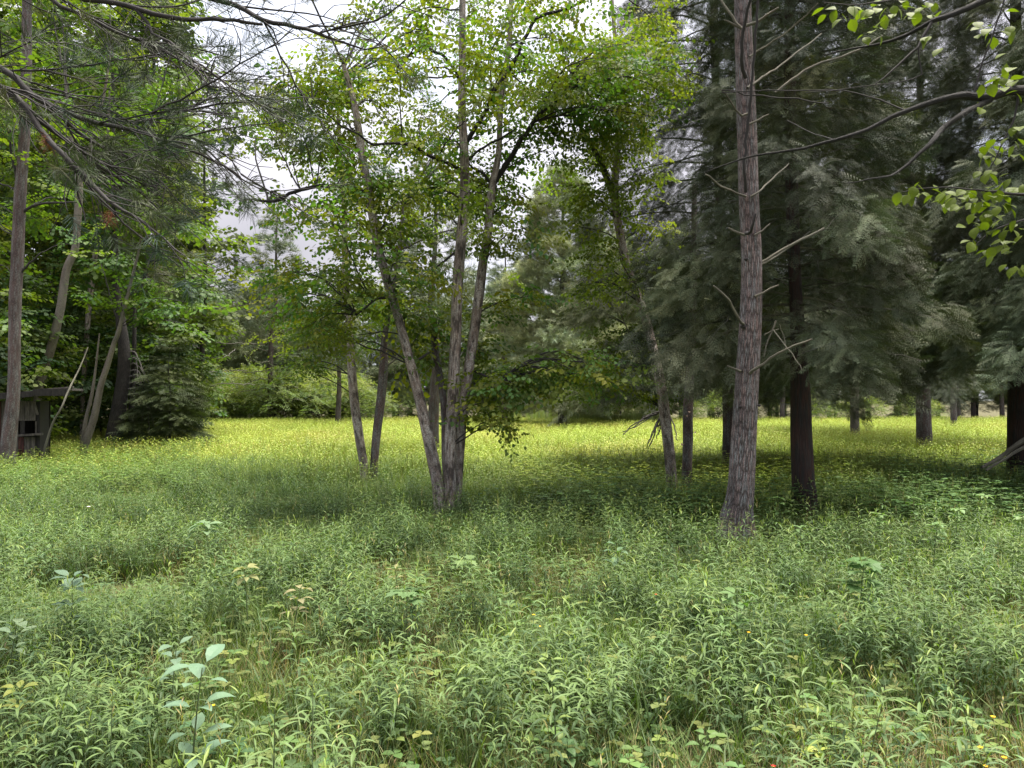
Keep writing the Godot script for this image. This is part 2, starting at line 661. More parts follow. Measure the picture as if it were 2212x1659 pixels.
# twigs from the nearest wood to every clump of leaves, and leaf sprays on them; clumps: [x, y, rx, ry, depth shift, sprays]
func foliage(root: Node3D, d: float, wood: Array, clumps: Array, kinds: Array, tints: Array, scale_ := 1.0, mat: Material = null, called := "crown") -> void:
	var tw := MB.new()
	var clouds := []
	for k in kinds:
		clouds.append(Cloud.new())
	for c in clumps:
		var dd: float = d + c[4]
		var o := at(c[0], c[1], dd) - root.position
		var rad := Vector3(c[2] * dd / F, c[3] * dd / F, (c[2] + c[3]) * 0.5 * dd / F)
		var best := Vector3.ZERO
		var far := 1e9
		for w in wood:
			var pts: PackedVector3Array = w[0]
			for i in range(0, pts.size(), 3):
				var q := pts[i] - o
				var e := q.length() + maxf(0.0, q.y + 0.2) * 1.5
				if e < far:
					far = e
					best = pts[i]
		var mid := best.lerp(o, 0.5) + Vector3(0, 0.12 * far, 0) + rv() * 0.08 * far
		var s := smooth([best, mid, o], [0.006 + 0.006 * far, 0.006 + 0.003 * far, 0.004], 0.18, 0.015)
		if far > 0.15:
			tw.tube(s[0], s[1], 5, 0.0, bumps, false)
		var n := int(c[5])
		var arms := maxi(2, n / 5)
		for j in arms:
			var e := o + ball() * rad
			var from: Vector3 = s[0][R.randi_range(s[0].size() / 2, s[0].size() - 1)]
			var t := smooth([from, from.lerp(e, 0.5) + rv() * 0.06 + Vector3(0, 0.05, 0), e], [0.005, 0.0035, 0.0018], 0.2, 0.012)
			tw.tube(t[0], t[1], 4, 0.0, bumps, false)
			var dir: Vector3 = (e - from).normalized()
			for z in 1 if j > 0 else 2:
				var k := R.randi_range(0, kinds.size() - 1)
				var p := e if z == 0 else from.lerp(e, 0.45)
				var f := (dir + rv() * 0.5) * Vector3(1, 0.4, 1)
				clouds[k].put(bas(f, Vector3.UP + rv() * 0.3, R.randf_range(0.8, 1.3) * scale_), p, jit(tints[R.randi_range(0, tints.size() - 1)], 0.25))
	part(root, "twigs", tw.mesh(mat if mat else M.twig)).set_meta("kind", "stuff")
	for k in kinds.size():
		cloud_part(root, called, clouds[k], S["b" + kinds[k]])


# ---------------------------------------------------------------- grown trees
func wavy_trunk(root: Node3D, h: float, r: float, lean: Vector3, mat: Material, sides := 9) -> Array:
	var p := [Vector3(0, -0.2, 0)]
	var rr := [r * 1.35]
	for i in 7:
		var t := (i + 0.35) / 6.35
		p.append(Vector3(0, t * h, 0) + lean * t * h + rv() * Vector3(0.1, 0, 0.1) * (0.0 if i == 0 else 1.0))
		rr.append(r * (1.0 - 0.88 * t))
	var s := smooth(p, rr, 0.4)
	var m := MB.new()
	m.tube(s[0], s[1], sides, 0.12, bumps)
	part(root, "trunk", m.mesh(mat))
	return s


func pick(s: Array, y: float) -> Vector3:
	var pts: PackedVector3Array = s[0]
	for p in pts:
		if p.y >= y:
			return p
	return pts[pts.size() - 1]


# spec: height, trunk radius, foot of crown, crown radius, number of boughs and their kind
func conifer(root: Node3D, sp: Dictionary) -> void:
	var s := wavy_trunk(root, sp.h, sp.r, sp.get("lean", Vector3.ZERO), M[sp.bark], 9)
	var bb := []
	var nb: int = sp.n
	for i in nb:
		var t := (i + R.randf()) / nb
		var y: float = lerpf(sp.lo, sp.h * 0.99, t)
		var prof: float = pow(1.0 - t, sp.get("shape", 0.7)) * (0.55 + 0.45 * minf(1.0, t * 6.0 + 0.3))
		var l: float = maxf(0.3, sp.rad * prof * R.randf_range(0.7, 1.15))
		bb.append([l, pick(s, y), i * 2.399 + R.randf_range(-0.5, 0.5), R.randf_range(-0.12, 0.12) + t * sp.get("lift", 0.25), jit(sp.tints[R.randi_range(0, sp.tints.size() - 1)], 0.15)])
	hang(root, sp.kind, bb)


func broadleaf(root: Node3D, sp: Dictionary) -> void:
	var s := wavy_trunk(root, sp.h, sp.r, sp.get("lean", Vector3.ZERO), M[sp.bark], 9)
	var w := MB.new()
	var clouds := []
	for k in sp.kinds:
		clouds.append(Cloud.new())
	for i in int(sp.n):
		var t := (i + R.randf()) / float(sp.n)
		var y: float = lerpf(sp.lo, sp.h, t)
		var a := i * 2.399 + R.randf_range(-0.6, 0.6)
		var l: float = sp.rad * sin(PI * clampf(0.18 + t * 0.78, 0.0, 1.0)) * R.randf_range(0.35, 1.1)
		var b := pick(s, y - l * 0.35)
		var o := pick(s, y) + Vector3(cos(a), R.randf_range(-0.1, 0.1), sin(a)) * l
		var c := smooth([b, b.lerp(o, 0.5) + rv() * 0.15 * l, o], [0.012 + 0.008 * l, 0.008 + 0.004 * l, 0.004], 0.5)
		w.tube(c[0], c[1], 4, 0.0, bumps, false)
		var cr: float = sp.clump * R.randf_range(0.7, 1.25)
		var tone: Color = jit(sp.tints[R.randi_range(0, sp.tints.size() - 1)], 0.2)
		for j in int(sp.per / 5.0):
			var q := ball()
			var p := o + q * Vector3(cr, cr * 0.55, cr)
			var k := R.randi_range(0, clouds.size() - 1)
			var d := (Vector3(q.x, 0, q.z) + Vector3(cos(a), -0.15, sin(a)) * 0.5 + rv() * 0.4)
			clouds[k].put(bas(d, Vector3.UP + rv() * 0.3, sp.size * R.randf_range(0.8, 1.25)), p, jit(tone, 0.25))
	part(root, "branches", w.mesh(M[sp.get("wood", "twig")])).set_meta("kind", "stuff")
	for k in clouds.size():
		cloud_part(root, "crown", clouds[k], S["b" + sp.kinds[k]])


func dup(o: Node3D, called: String, where: Vector3, turn: float, s: float, label: String, group := "") -> Node3D:
	var c: Node3D = o.duplicate()
	c.name = numbered(called)
	add_child(c, true)
	c.position = where
	c.rotation = Vector3(0, turn, 0)
	c.scale = Vector3.ONE * s
	c.set_meta("label", label)
	if group:
		c.set_meta("group", group)
	return c


# ---------------------------------------------------------------- sky and light
func make_world() -> void:
	var cam := Camera3D.new()
	cam.name = "camera"
	cam.position = Vector3(0, EYE, 0)
	cam.rotation = Vector3(PITCH, 0, 0)
	cam.fov = rad_to_deg(2.0 * atan(829.5 / F))
	cam.near = 0.05
	cam.far = 1200.0
	add_child(cam)
	cam.current = true

	var n := FastNoiseLite.new()
	n.noise_type = FastNoiseLite.TYPE_SIMPLEX_SMOOTH
	n.frequency = 1.0
	n.fractal_octaves = 5
	var im := Image.create(512, 256, false, Image.FORMAT_RGBF)
	for y in 256:
		var el := (0.5 - (y + 0.5) / 256.0) * PI
		for x in 512:
			var a := TAU * (x + 0.5) / 512.0
			var q := Vector3(cos(el) * cos(a), sin(el), cos(el) * sin(a))
			var l := 0.25 + 0.52 * pow(maxf(0.0, q.y), 1.4)
			var k := q / (absf(q.y) + 0.35)
			var w := n.get_noise_3dv(k * 1.1)
			var thin := smoothstep(0.05, 0.5, w)
			var c := Color(0.92, 0.905, 1.0) * l * (1.0 + w * 0.6)
			c = c.lerp(Color(0.66, 0.8, 1.0) * l, thin * 0.5)
			if q.y < 0.0:
				c = Color(0.10, 0.11, 0.08)
			im.set_pixel(x, y, c)
	var sky_mat := PanoramaSkyMaterial.new()
	sky_mat.panorama = ImageTexture.create_from_image(im)
	var sky := Sky.new()
	sky.sky_material = sky_mat
	var env := Environment.new()
	env.background_mode = Environment.BG_SKY
	env.sky = sky
	env.background_energy_multiplier = 1.0
	env.tonemap_mode = Environment.TONE_MAPPER_LINEAR
	env.tonemap_exposure = EXPOSURE
	env.sdfgi_enabled = true
	env.ssao_enabled = true
	env.ssil_enabled = true
	if HAZE > 0.0:
		env.fog_enabled = true
		env.fog_density = HAZE
		env.fog_light_color = Color(0.93, 0.95, 1.0)
	var we := WorldEnvironment.new()
	we.name = "world"
	we.environment = env
	add_child(we)

	var sun := DirectionalLight3D.new()
	sun.name = "sun"
	sun.light_energy = 1.2
	sun.light_color = Color(1.0, 0.97, 0.92)
	sun.light_angular_distance = 30.0
	sun.shadow_enabled = true
	sun.rotation_degrees = Vector3(-76, 120, 0)
	add_child(sun)


const EXPOSURE := 3.6
const HAZE := 0.0


# ---------------------------------------------------------------- the ground and what grows on it
func meadow_share(x: float, z: float) -> float:
	var d := -z
	var edge := 10.0 + bumps.get_noise_2d(x * 1.5 + 40.0, z * 0.5) * 3.0
	var px := x / d * F + 1106.0
	edge += 5.5 * smoothstep(800.0, 300.0, px) + 4.0 * smoothstep(1750.0, 2050.0, px)
	return smoothstep(edge - 2.0, edge + 2.0, d)


func make_ground() -> void:
	var m := MB.new()
	var xs := []
	var zs := []
	for i in range(-40, 41):
		var t := i / 40.0
		xs.append(t * 24.0 + signf(t) * pow(absf(t), 6.0) * 380.0)
	for i in 90:
		var t := i / 89.0
		zs.append(6.0 - t * 56.0 - pow(t, 8.0) * 400.0)
	for z in zs:
		for x in xs:
			m.v.append(Vector3(x, gh(x, z), z))
			m.n.append(Vector3(gh(x - 0.3, z) - gh(x + 0.3, z), 0.6, gh(x, z - 0.3) - gh(x, z + 0.3)).normalized())
			m.uv.append(Vector2(x, z))
	var nx := xs.size()
	for j in zs.size() - 1:
		for i in nx - 1:
			var q := j * nx + i
			m.ix.append_array([q, q + nx, q + 1, q + 1, q + nx, q + nx + 1])
	var mat := StandardMaterial3D.new()
	mat.resource_name = "litter"
	mat.roughness = 0.95
	var nt := NoiseTexture2D.new()
	nt.width = 512
	nt.height = 512
	nt.seamless = true
	var fn := FastNoiseLite.new()
	fn.frequency = 0.03
	fn.fractal_octaves = 5
	nt.noise = fn
	var g := Gradient.new()
	g.set_color(0, Color(0.20, 0.17, 0.10))
	g.set_color(1, Color(0.36, 0.36, 0.17))
	nt.color_ramp = g
	mat.albedo_texture = nt
	mat.uv1_scale = Vector3(0.8, 0.8, 1)
	var o := part(self, "ground", m.mesh(mat))
	o.set_meta("kind", "structure")
	o.set_meta("label", "litter and soil under the meadow plants")


# the forms a goldenrod takes: leaves as [transform, level]
func goldenrod_form(v: int) -> Dictionary:
	var h := R.randf_range(0.42, 0.74)
	var bend := rv() * Vector3(0.07, 0, 0.07)
	var n := R.randi_range(22, 32)
	var leaves := []
	for i in n:
		var t := (i + 0.4) / n
		var a := i * 2.4 + R.randf_range(-0.4, 0.4)
		var p := Vector3(0, h * (0.36 + 0.64 * t), 0) + bend * t * t
		var up := lerpf(-0.05, 0.5, t) + R.randf_range(-0.15, 0.15)
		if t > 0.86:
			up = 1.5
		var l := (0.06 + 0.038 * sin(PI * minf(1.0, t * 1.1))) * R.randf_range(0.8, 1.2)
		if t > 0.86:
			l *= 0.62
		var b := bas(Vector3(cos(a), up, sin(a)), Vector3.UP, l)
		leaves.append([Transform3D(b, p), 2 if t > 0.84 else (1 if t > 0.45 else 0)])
	var st := MB.new()
	var s := smooth([Vector3(0, -0.03, 0), Vector3(0, h * 0.5, 0) + bend * 0.25, Vector3(0, h, 0) + bend], [0.0028, 0.0024, 0.0012], 0.12)
	st.tube(s[0], s[1], 5, 0.0, bumps, false)
	return {"leaves": leaves, "stem": st.mesh(M.stem), "h": h, "bend": bend}


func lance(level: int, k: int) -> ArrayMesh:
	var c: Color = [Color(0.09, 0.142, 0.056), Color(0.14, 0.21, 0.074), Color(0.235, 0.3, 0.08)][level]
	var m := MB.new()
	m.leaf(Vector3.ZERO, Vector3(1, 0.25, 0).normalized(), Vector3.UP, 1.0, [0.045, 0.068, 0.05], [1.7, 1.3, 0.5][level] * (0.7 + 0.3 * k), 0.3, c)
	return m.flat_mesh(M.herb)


func make_goldenrods() -> void:
	var lances := []
	for lv in 3:
		lances.append([lance(lv, 0), lance(lv, 1), lance(lv, 2)])
	var forms := []
	var merged := []
	for v in 6:
		var f := goldenrod_form(v)
		forms.append(f)
		var m := MB.new()
		for q in f.leaves:
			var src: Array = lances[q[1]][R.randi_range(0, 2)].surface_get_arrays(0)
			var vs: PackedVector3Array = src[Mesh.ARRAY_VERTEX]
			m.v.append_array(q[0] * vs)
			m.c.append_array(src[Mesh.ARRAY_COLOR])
		for e in [Vector3(0.0025, 0, 0), Vector3(0, 0, 0.0025)]:
			m.tri(-e, e, Vector3(0, f.h, 0) + f.bend, Color(0.06, 0.09, 0.03))
		merged.append(m.flat_mesh(M.herb))
	# where they stand: drifts, thick at the sides and round the birches
	var spots := []
	var tries := 0
	while spots.size() < 5600 and tries < 60000:
		tries += 1
		var d := 1.9 + 22.0 * pow(R.randf(), 1.15)
		var x := R.randf_range(-0.72, 0.72) * d + R.randf_range(-0.8, 0.8)
		var k := bumps.get_noise_2d(x * 6.0 + 11.0, d * 6.0)
		if R.randf() < smoothstep(-0.22, 0.3, k + 0.012 * d - 0.05) * (1.0 - 0.85 * meadow_share(x, -d)) * (0.6 + 0.4 * smoothstep(3.0, 4.5, d)):
			spots.append([d, x])
	spots.sort_custom(func(a, b): return a[0] + absf(a[1]) * 0.05 < b[0] + absf(b[1]) * 0.05)
	var near := 0
	var protos := []
	var clouds := []
	for v in 6:
		clouds.append(Cloud.new())
	for q in spots:
		var p := Vector3(q[1], gh(q[1], -q[0]), -q[0])
		var v := R.randi_range(0, 5)
		var turn := R.randf() * TAU
		var s := R.randf_range(0.55, 1.12)
		var px: float = absf(p.x) / q[0] * F
		if near < 300 and px < 1130.0 and q[0] > 2.45:
			var o: Node3D
			var shows := near < 44
			if shows and v < protos.size():
				o = protos[v].duplicate()
			elif shows:
				v = protos.size()
				o = Node3D.new()
				part(o, "stem", forms[v].stem)
				for l in forms[v].leaves:
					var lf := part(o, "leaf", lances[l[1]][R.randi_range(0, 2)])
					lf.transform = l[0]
				protos.append(o)
			else:
				o = MeshInstance3D.new()
				(o as MeshInstance3D).mesh = merged[v]
			o.name = numbered("goldenrod")
			add_child(o, true)
			o.position = p
			o.rotation.y = turn
			o.scale = Vector3.ONE * s
			tag(o, "green goldenrod stem with narrow drooping leaves standing in the near grass", "goldenrod", "goldenrod stems in the near grass")
			near += 1
		else:
			clouds[v].put(Basis(Vector3.UP, turn) * s, p, jit(Color(1, 1, 1), 0.2))
	for v in 6:
		stuff("goldenrod_patch", clouds[v], merged[v], "leafy goldenrod thicket spreading back from the near grass towards the birches", "goldenrod")


# a square of turf: blades, dry stalks and small leaves, all in one mesh; dry is the share of straw
func turf(size: float, blades: int, dry: float, covers: int, low: float, high: float) -> ArrayMesh:
	var m := MB.new()
	var green := [Color(0.098, 0.152, 0.048), Color(0.13, 0.185, 0.055), Color(0.08, 0.125, 0.046), Color(0.145, 0.195, 0.052)]
	var straw := [Color(0.26, 0.21, 0.085), Color(0.2, 0.18, 0.065), Color(0.15, 0.135, 0.045), Color(0.32, 0.27, 0.13), Color(0.12, 0.09, 0.045)]
	var t := 0
	var o := Vector3.ZERO
	var is_dry := false
	for i in blades:
		if t == 0:
			t = R.randi_range(6, 16)
			o = rv() * Vector3(size, 0, size) * 0.5
			is_dry = R.randf() < dry
		t -= 1
		var a := R.randf() * TAU
		var lean := Vector3(cos(a), 0, sin(a))
		var b := o + rv() * Vector3(0.05, 0, 0.05)
		var d := (Vector3.UP + lean * R.randf_range(0.05, 0.5)).normalized()
		if is_dry:
			blade(m, b, d, lean, R.randf_range(low, high) * 0.95, 0.0019, R.randf_range(0.5, 1.9), jit(straw[R.randi_range(0, 4)], 0.25))
		elif R.randf() < 0.12:
			blade(m, b, d, lean, R.randf_range(low, high) * 1.15, 0.0055, R.randf_range(0.5, 1.2), jit(green[R.randi_range(0, 3)], 0.2))
		else:
			blade(m, b, d, lean, R.randf_range(low, high), 0.0026, R.randf_range(0.25, 1.0), jit(green[R.randi_range(0, 3)], 0.25))
	for i in 7:
		var p := rv() * Vector3(size, 0, size) * 0.5
		var top := p + Vector3(R.randf_range(-0.1, 0.1), R.randf_range(high * 0.9, high * 1.7), R.randf_range(-0.1, 0.1))
		var tint: Color = straw[R.randi_range(0, 4)] if R.randf() < dry + 0.1 else Color(0.1, 0.14, 0.05)
		m.tri(p - Vector3(0.0014, 0, 0), p + Vector3(0.0014, 0, 0.001), top, tint)
		if R.randf() < 0.6:
			for j in 7:
				var a := R.randf() * TAU
				m.leaf(top - Vector3(0, 0.014 * j, 0), Vector3(cos(a), 1.2, sin(a)).normalized(), Vector3.UP, 0.02 + 0.004 * j, [0.0028], 0.3, 0.2, jit(tint * 1.2, 0.2))
	for i in covers:
		var p := rv() * Vector3(size, 0, size) * 0.5
		var top := p + Vector3(0, R.randf_range(0.06, 0.26), 0)
		m.tri(p, p + Vector3(0.003, 0, 0.002), top, Color(0.08, 0.08, 0.03))
		var a0 := R.randf() * TAU
		var tint := jit([Color(0.1, 0.17, 0.05), Color(0.14, 0.2, 0.055), Color(0.08, 0.14, 0.055), Color(0.15, 0.185, 0.06)][R.randi_range(0, 3)], 0.25)
		for j in 3:
			var a := a0 + j * TAU / 3.0
			var l := R.randf_range(0.03, 0.06)
			m.leaf(top, Vector3(cos(a), 0.15, sin(a)).normalized(), Vector3.UP, l, [l * 0.36, l * 0.34], 0.4, 0.2, tint)
	return m.flat_mesh(M.herb)


# a square of tall meadow: thin stalks with heads, arching blades and yellow green leaves
func meadow(size: float, n: int, tint: Color) -> ArrayMesh:
	var m := MB.new()
	for i in n:
		var a := R.randf() * TAU
		var lean := Vector3(cos(a), 0, sin(a))
		var b := rv() * Vector3(size, 0, size) * 0.5
		var d := (Vector3.UP + lean * R.randf_range(0.0, 0.4)).normalized()
		blade(m, b, d, lean, R.randf_range(0.28, 0.52), 0.006, R.randf_range(0.3, 1.3), jit(tint, 0.2))
		if i % 3 == 0:
			var top := b + Vector3(R.randf_range(-0.06, 0.06), R.randf_range(0.4, 0.6), R.randf_range(-0.06, 0.06))
			m.tri(b, b + Vector3(0.004, 0, 0), top, tint * 0.8)
			if R.randf() < 0.5:
				m.leaf(top - Vector3(0, 0.07, 0), Vector3.UP, Vector3.BACK, 0.1, [0.008], 0.0, 0.3, jit(tint * Color(1.05, 0.88, 0.9), 0.15))
			else:
				for j in 5:
					var c := a + j * 2.4
					m.leaf(top - Vector3(0, 0.035 * j, 0), Vector3(cos(c), 0.5 - 0.1 * j, sin(c)).normalized(), Vector3.UP, 0.085, [0.012, 0.013], 0.5, 0.2, jit(tint, 0.15))
	return m.flat_mesh(M.herb)


func make_grass() -> void:
	var turfs := []
	var clouds := []
	for k in 8:
		turfs.append(turf(1.0, 1500, [0.12, 0.22, 0.3, 0.4, 0.5, 0.62, 0.72, 0.8][k], 60, 0.13, 0.37))
		clouds.append(Cloud.new())
	for j in range(1, 21):
		for i in range(-16, 17):
			for e in 2:
				var x := i * 0.9 + R.randf_range(-0.4, 0.4)
				var d := 0.6 + j * 0.9 + R.randf_range(-0.4, 0.4)
				if absf(x) > 0.75 * d + 1.3:
					continue
				var k := int(clampf(2.2 + bumps.get_noise_2d(x * 4.0 - 30.0, d * 4.0) * 9.0 - 0.16 * d + 1.3 * smoothstep(4.6, 3.0, d) + R.randf_range(-0.8, 0.8), 0.0, 7.99))
				clouds[k].put(Basis(Vector3.UP, R.randf() * TAU) * Basis.from_scale(Vector3(1, R.randf_range(0.75, 1.1), 1)), Vector3(x, gh(x, -d) - 0.01, -d), jit(Color(1, 1, 1), 0.12))
	for i in 9:
		var p := on_ground(1592 + R.randf_range(-75, 75), 7.7 + R.randf_range(-0.35, 0.3))
		clouds[7].put(Basis(Vector3.UP, R.randf() * TAU) * Basis.from_scale(Vector3(0.45, 0.95, 0.45)), p, jit(Color(1, 1, 1), 0.1))
	for k in 8:
		stuff("dry_grass" if k > 4 else "grass", clouds[k], turfs[k], "dry straw coloured grass low in the foreground" if k > 4 else "green grass and small leaves between the goldenrods in front of the trees", "grass")
	# the bright meadow beyond
	var tints := [Color(0.19, 0.25, 0.07), Color(0.28, 0.34, 0.08), Color(0.36, 0.42, 0.1), Color(0.4, 0.4, 0.12)]
	var meadows := []
	clouds = []
	for k in 8:
		meadows.append(meadow(1.6, 210, tints[k / 2]))
		clouds.append(Cloud.new())
	for j in 52:
		for i in range(-38, 39):
			var x := i * 1.15 + R.randf_range(-0.5, 0.5)
			var d := 8.5 + j * 0.8 + R.randf_range(-0.4, 0.4)
			if absf(x) > 0.73 * d + 2.0 or R.randf() > meadow_share(x, -d) * 0.97 + 0.03:
				continue
			var far := smoothstep(10.0, 20.0, d) * 2.3 + bumps.get_noise_2d(x * 3.0, d * 5.0) * 1.2
			var k := int(clampf(far + R.randf_range(-0.35, 0.35), 0, 2.99))
			if k == 2 and bumps.get_noise_2d(x * 2.0 + 90.0, d * 4.0) > 0.18:
				k = 3
			clouds[k * 2 + R.randi_range(0, 1)].put(Basis(Vector3.UP, R.randf() * TAU) * R.randf_range(0.75, 1.0), Vector3(x, gh(x, -d), -d), jit(Color(1, 1, 1), 0.12))
	for k in 8:
		stuff("meadow_grass", clouds[k], meadows[k], "bright yellow green meadow grass beyond the birch clump", "grass")
	# brambles: light painted into the tint, bright on the meadow fringe, dark under the cedars
	clouds = [Cloud.new(), Cloud.new(), Cloud.new()]
	for i in 1900:
		var px := R.randf_range(1000.0, 2330.0)
		var d := R.randf_range(9.0, 17.0)
		var p := on_ground(px, d)
		var k := bumps.get_noise_2d(p.x * 5.0 + 70.0, p.z * 5.0)
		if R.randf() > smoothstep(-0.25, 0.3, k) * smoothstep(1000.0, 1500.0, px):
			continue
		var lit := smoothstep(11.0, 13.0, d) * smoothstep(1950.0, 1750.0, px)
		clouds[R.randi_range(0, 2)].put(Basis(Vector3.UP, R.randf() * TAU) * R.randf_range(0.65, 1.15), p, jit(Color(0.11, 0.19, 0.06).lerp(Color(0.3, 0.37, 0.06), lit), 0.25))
	for i in 600:  # left edge under the trees
		var d := R.randf_range(12.0, 24.0)
		var p := on_ground(R.randf_range(-150.0, 420.0), d)
		clouds[R.randi_range(0, 2)].put(Basis(Vector3.UP, R.randf() * TAU) * R.randf_range(0.6, 1.0), p, jit(Color(0.14, 0.21, 0.05), 0.25))
	for k in 3:
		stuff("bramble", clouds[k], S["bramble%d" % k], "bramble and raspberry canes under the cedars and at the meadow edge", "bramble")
	# pale reeds where the meadow ends
	var reed := MB.new()
	for i in 14:
		var a := R.randf() * TAU
		var lean := Vector3(cos(a), 0, sin(a))
		blade(reed, rv() * Vector3(0.25, 0, 0.25), (Vector3.UP + lean * 0.15).normalized(), lean, R.randf_range(0.6, 1.25), 0.014, R.randf_range(0.05, 0.4), jit(Color(0.3, 0.34, 0.17), 0.2))
	var cl := Cloud.new()
	for i in 420:
		cl.put(Basis(Vector3.UP, R.randf() * TAU) * R.randf_range(0.8, 1.1), on_ground(R.randf_range(1040.0, 1420.0), R.randf_range(44.0, 49.0)), jit(Color(1, 1, 1), 0.2))
	stuff("reeds", cl, reed.flat_mesh(M.herb), "pale reeds standing in a band where the meadow meets the trees", "reeds")


# ---------------------------------------------------------------- single plants of the foreground
func big_leaf(shape: String, c: Color, droop: float) -> ArrayMesh:
	var m := MB.new()
	if shape == "lobed":  # maple leaf: a fan of five points
		var pts := []
		for q in [[0.05, -0.1], [0.12, -0.42], [0.3, -0.36], [0.42, -0.52], [0.55, -0.28], [0.78, -0.3], [0.74, -0.12], [1.0, 0.0], [0.74, 0.12], [0.78, 0.3], [0.55, 0.28], [0.42, 0.52], [0.3, 0.36], [0.12, 0.42], [0.05, 0.1]]:
			pts.append(Vector3(q[0], 0.1 * absf(q[1]) - droop * 0.35 * q[0] * q[0], q[1]))
		for i in pts.size() - 1:
			m.tri(Vector3(0.3, -droop * 0.03, 0), pts[i], pts[i + 1], c)
		m.tri(Vector3(0.3, -droop * 0.03, 0), pts[-1], pts[0], c)
	else:
		var w := [0.17, 0.25, 0.22, 0.12] if shape == "oval" else ([0.26, 0.33, 0.27, 0.13] if shape == "round" else [0.1, 0.14, 0.13, 0.07])
		m.leaf(Vector3.ZERO, Vector3(1, 0.15, 0).normalized(), Vector3.UP, 1.0, w, droop, 0.18, c)
	m.tri(Vector3(-0.25, 0, 0.008), Vector3(-0.25, 0, -0.008), Vector3(0.06, 0, 0), c * 0.7)
	return m.flat_mesh(M.herb)


# a plant whose top shows at px, py: h metres tall, so that it stands where its top meets the picture
func sapling(called: String, px: float, py: float, h: float, shape: String, c: Color, n: int, l: float, label: String, category: String, spread := 0.5, rise := 0.3, group := "") -> void:
	var d := (EYE - h) * F / (py - 860.0)
	var root := base(called, on_ground(px, d), label, category, group)
	root.rotation.y = R.randf() * TAU
	var st := MB.new()
	var bend := rv() * Vector3(0.06, 0, 0.06)
	var s := smooth([Vector3(0, -0.03, 0), Vector3(0, h * 0.55, 0) + bend * 0.4, Vector3(0, h * 0.97, 0) + bend], [0.0045, 0.0035, 0.002], 0.1)
	st.tube(s[0], s[1], 5, 0.0, bumps, false)
	part(root, "stem", st.mesh(M.stem))
	var kinds := []
	for k in 3:
		kinds.append(big_leaf(shape, jit(c, 0.12), 0.5 + 0.45 * k))
	n = int(n * 1.6)
	l *= 0.68
	for i in n:
		var t := 1.0 - spread * (1.0 - (i + 0.5) / n)
		var a := i * 2.4 + R.randf_range(-0.3, 0.3)
		var o := part(root, "leaf", kinds[R.randi_range(0, 2)])
		var dir := Vector3(cos(a), rise + R.randf_range(-0.2, 0.2), sin(a))
		var ll := l * R.randf_range(0.75, 1.15)
		o.transform = Transform3D(bas(dir, Vector3.UP + rv() * 0.15, ll), pick(s, h * t) + dir.normalized() * ll * 0.24)


func flower(px: float, py: float, h: float, c: Color, size: float, petals: int, label: String, group := "") -> void:
	var d := (EYE - h) * F / (py - 860.0)
	var root := base("wildflower", on_ground(px, d), label, "flower", group)
	var top := Vector3(R.randf_range(-0.03, 0.03), h, R.randf_range(-0.03, 0.03))
	var st := MB.new()
	var s := smooth([Vector3(0, -0.03, 0), top * 0.5 + rv() * 0.01, top], [0.0018, 0.0014, 0.001], 0.1)
	st.tube(s[0], s[1], 4, 0.0, bumps, false)
	part(root, "stem", st.mesh(M.stem))
	var pm := MB.new()
	pm.leaf(Vector3.ZERO, Vector3(1, 0.5, 0).normalized(), Vector3.UP, 1.0, [0.34, 0.42, 0.3], 0.5, 0.2, c)
	var pmesh := pm.flat_mesh(M.flower)
	for i in petals:
		var a := TAU * i / petals
		var o := part(root, "petal", pmesh)
		o.transform = Transform3D(bas(Vector3(cos(a), 0.25, sin(a)), Vector3.UP, size), top)
	var eye := SphereMesh.new()
	eye.radius = size * 0.28
	eye.height = size * 0.4
	eye.radial_segments = 8
	eye.rings = 4
	eye.material = plain("flower_eye", Color(0.45, 0.3, 0.03))
	part(root, "flower_centre", eye).position = top + Vector3(0, size * 0.1, 0)


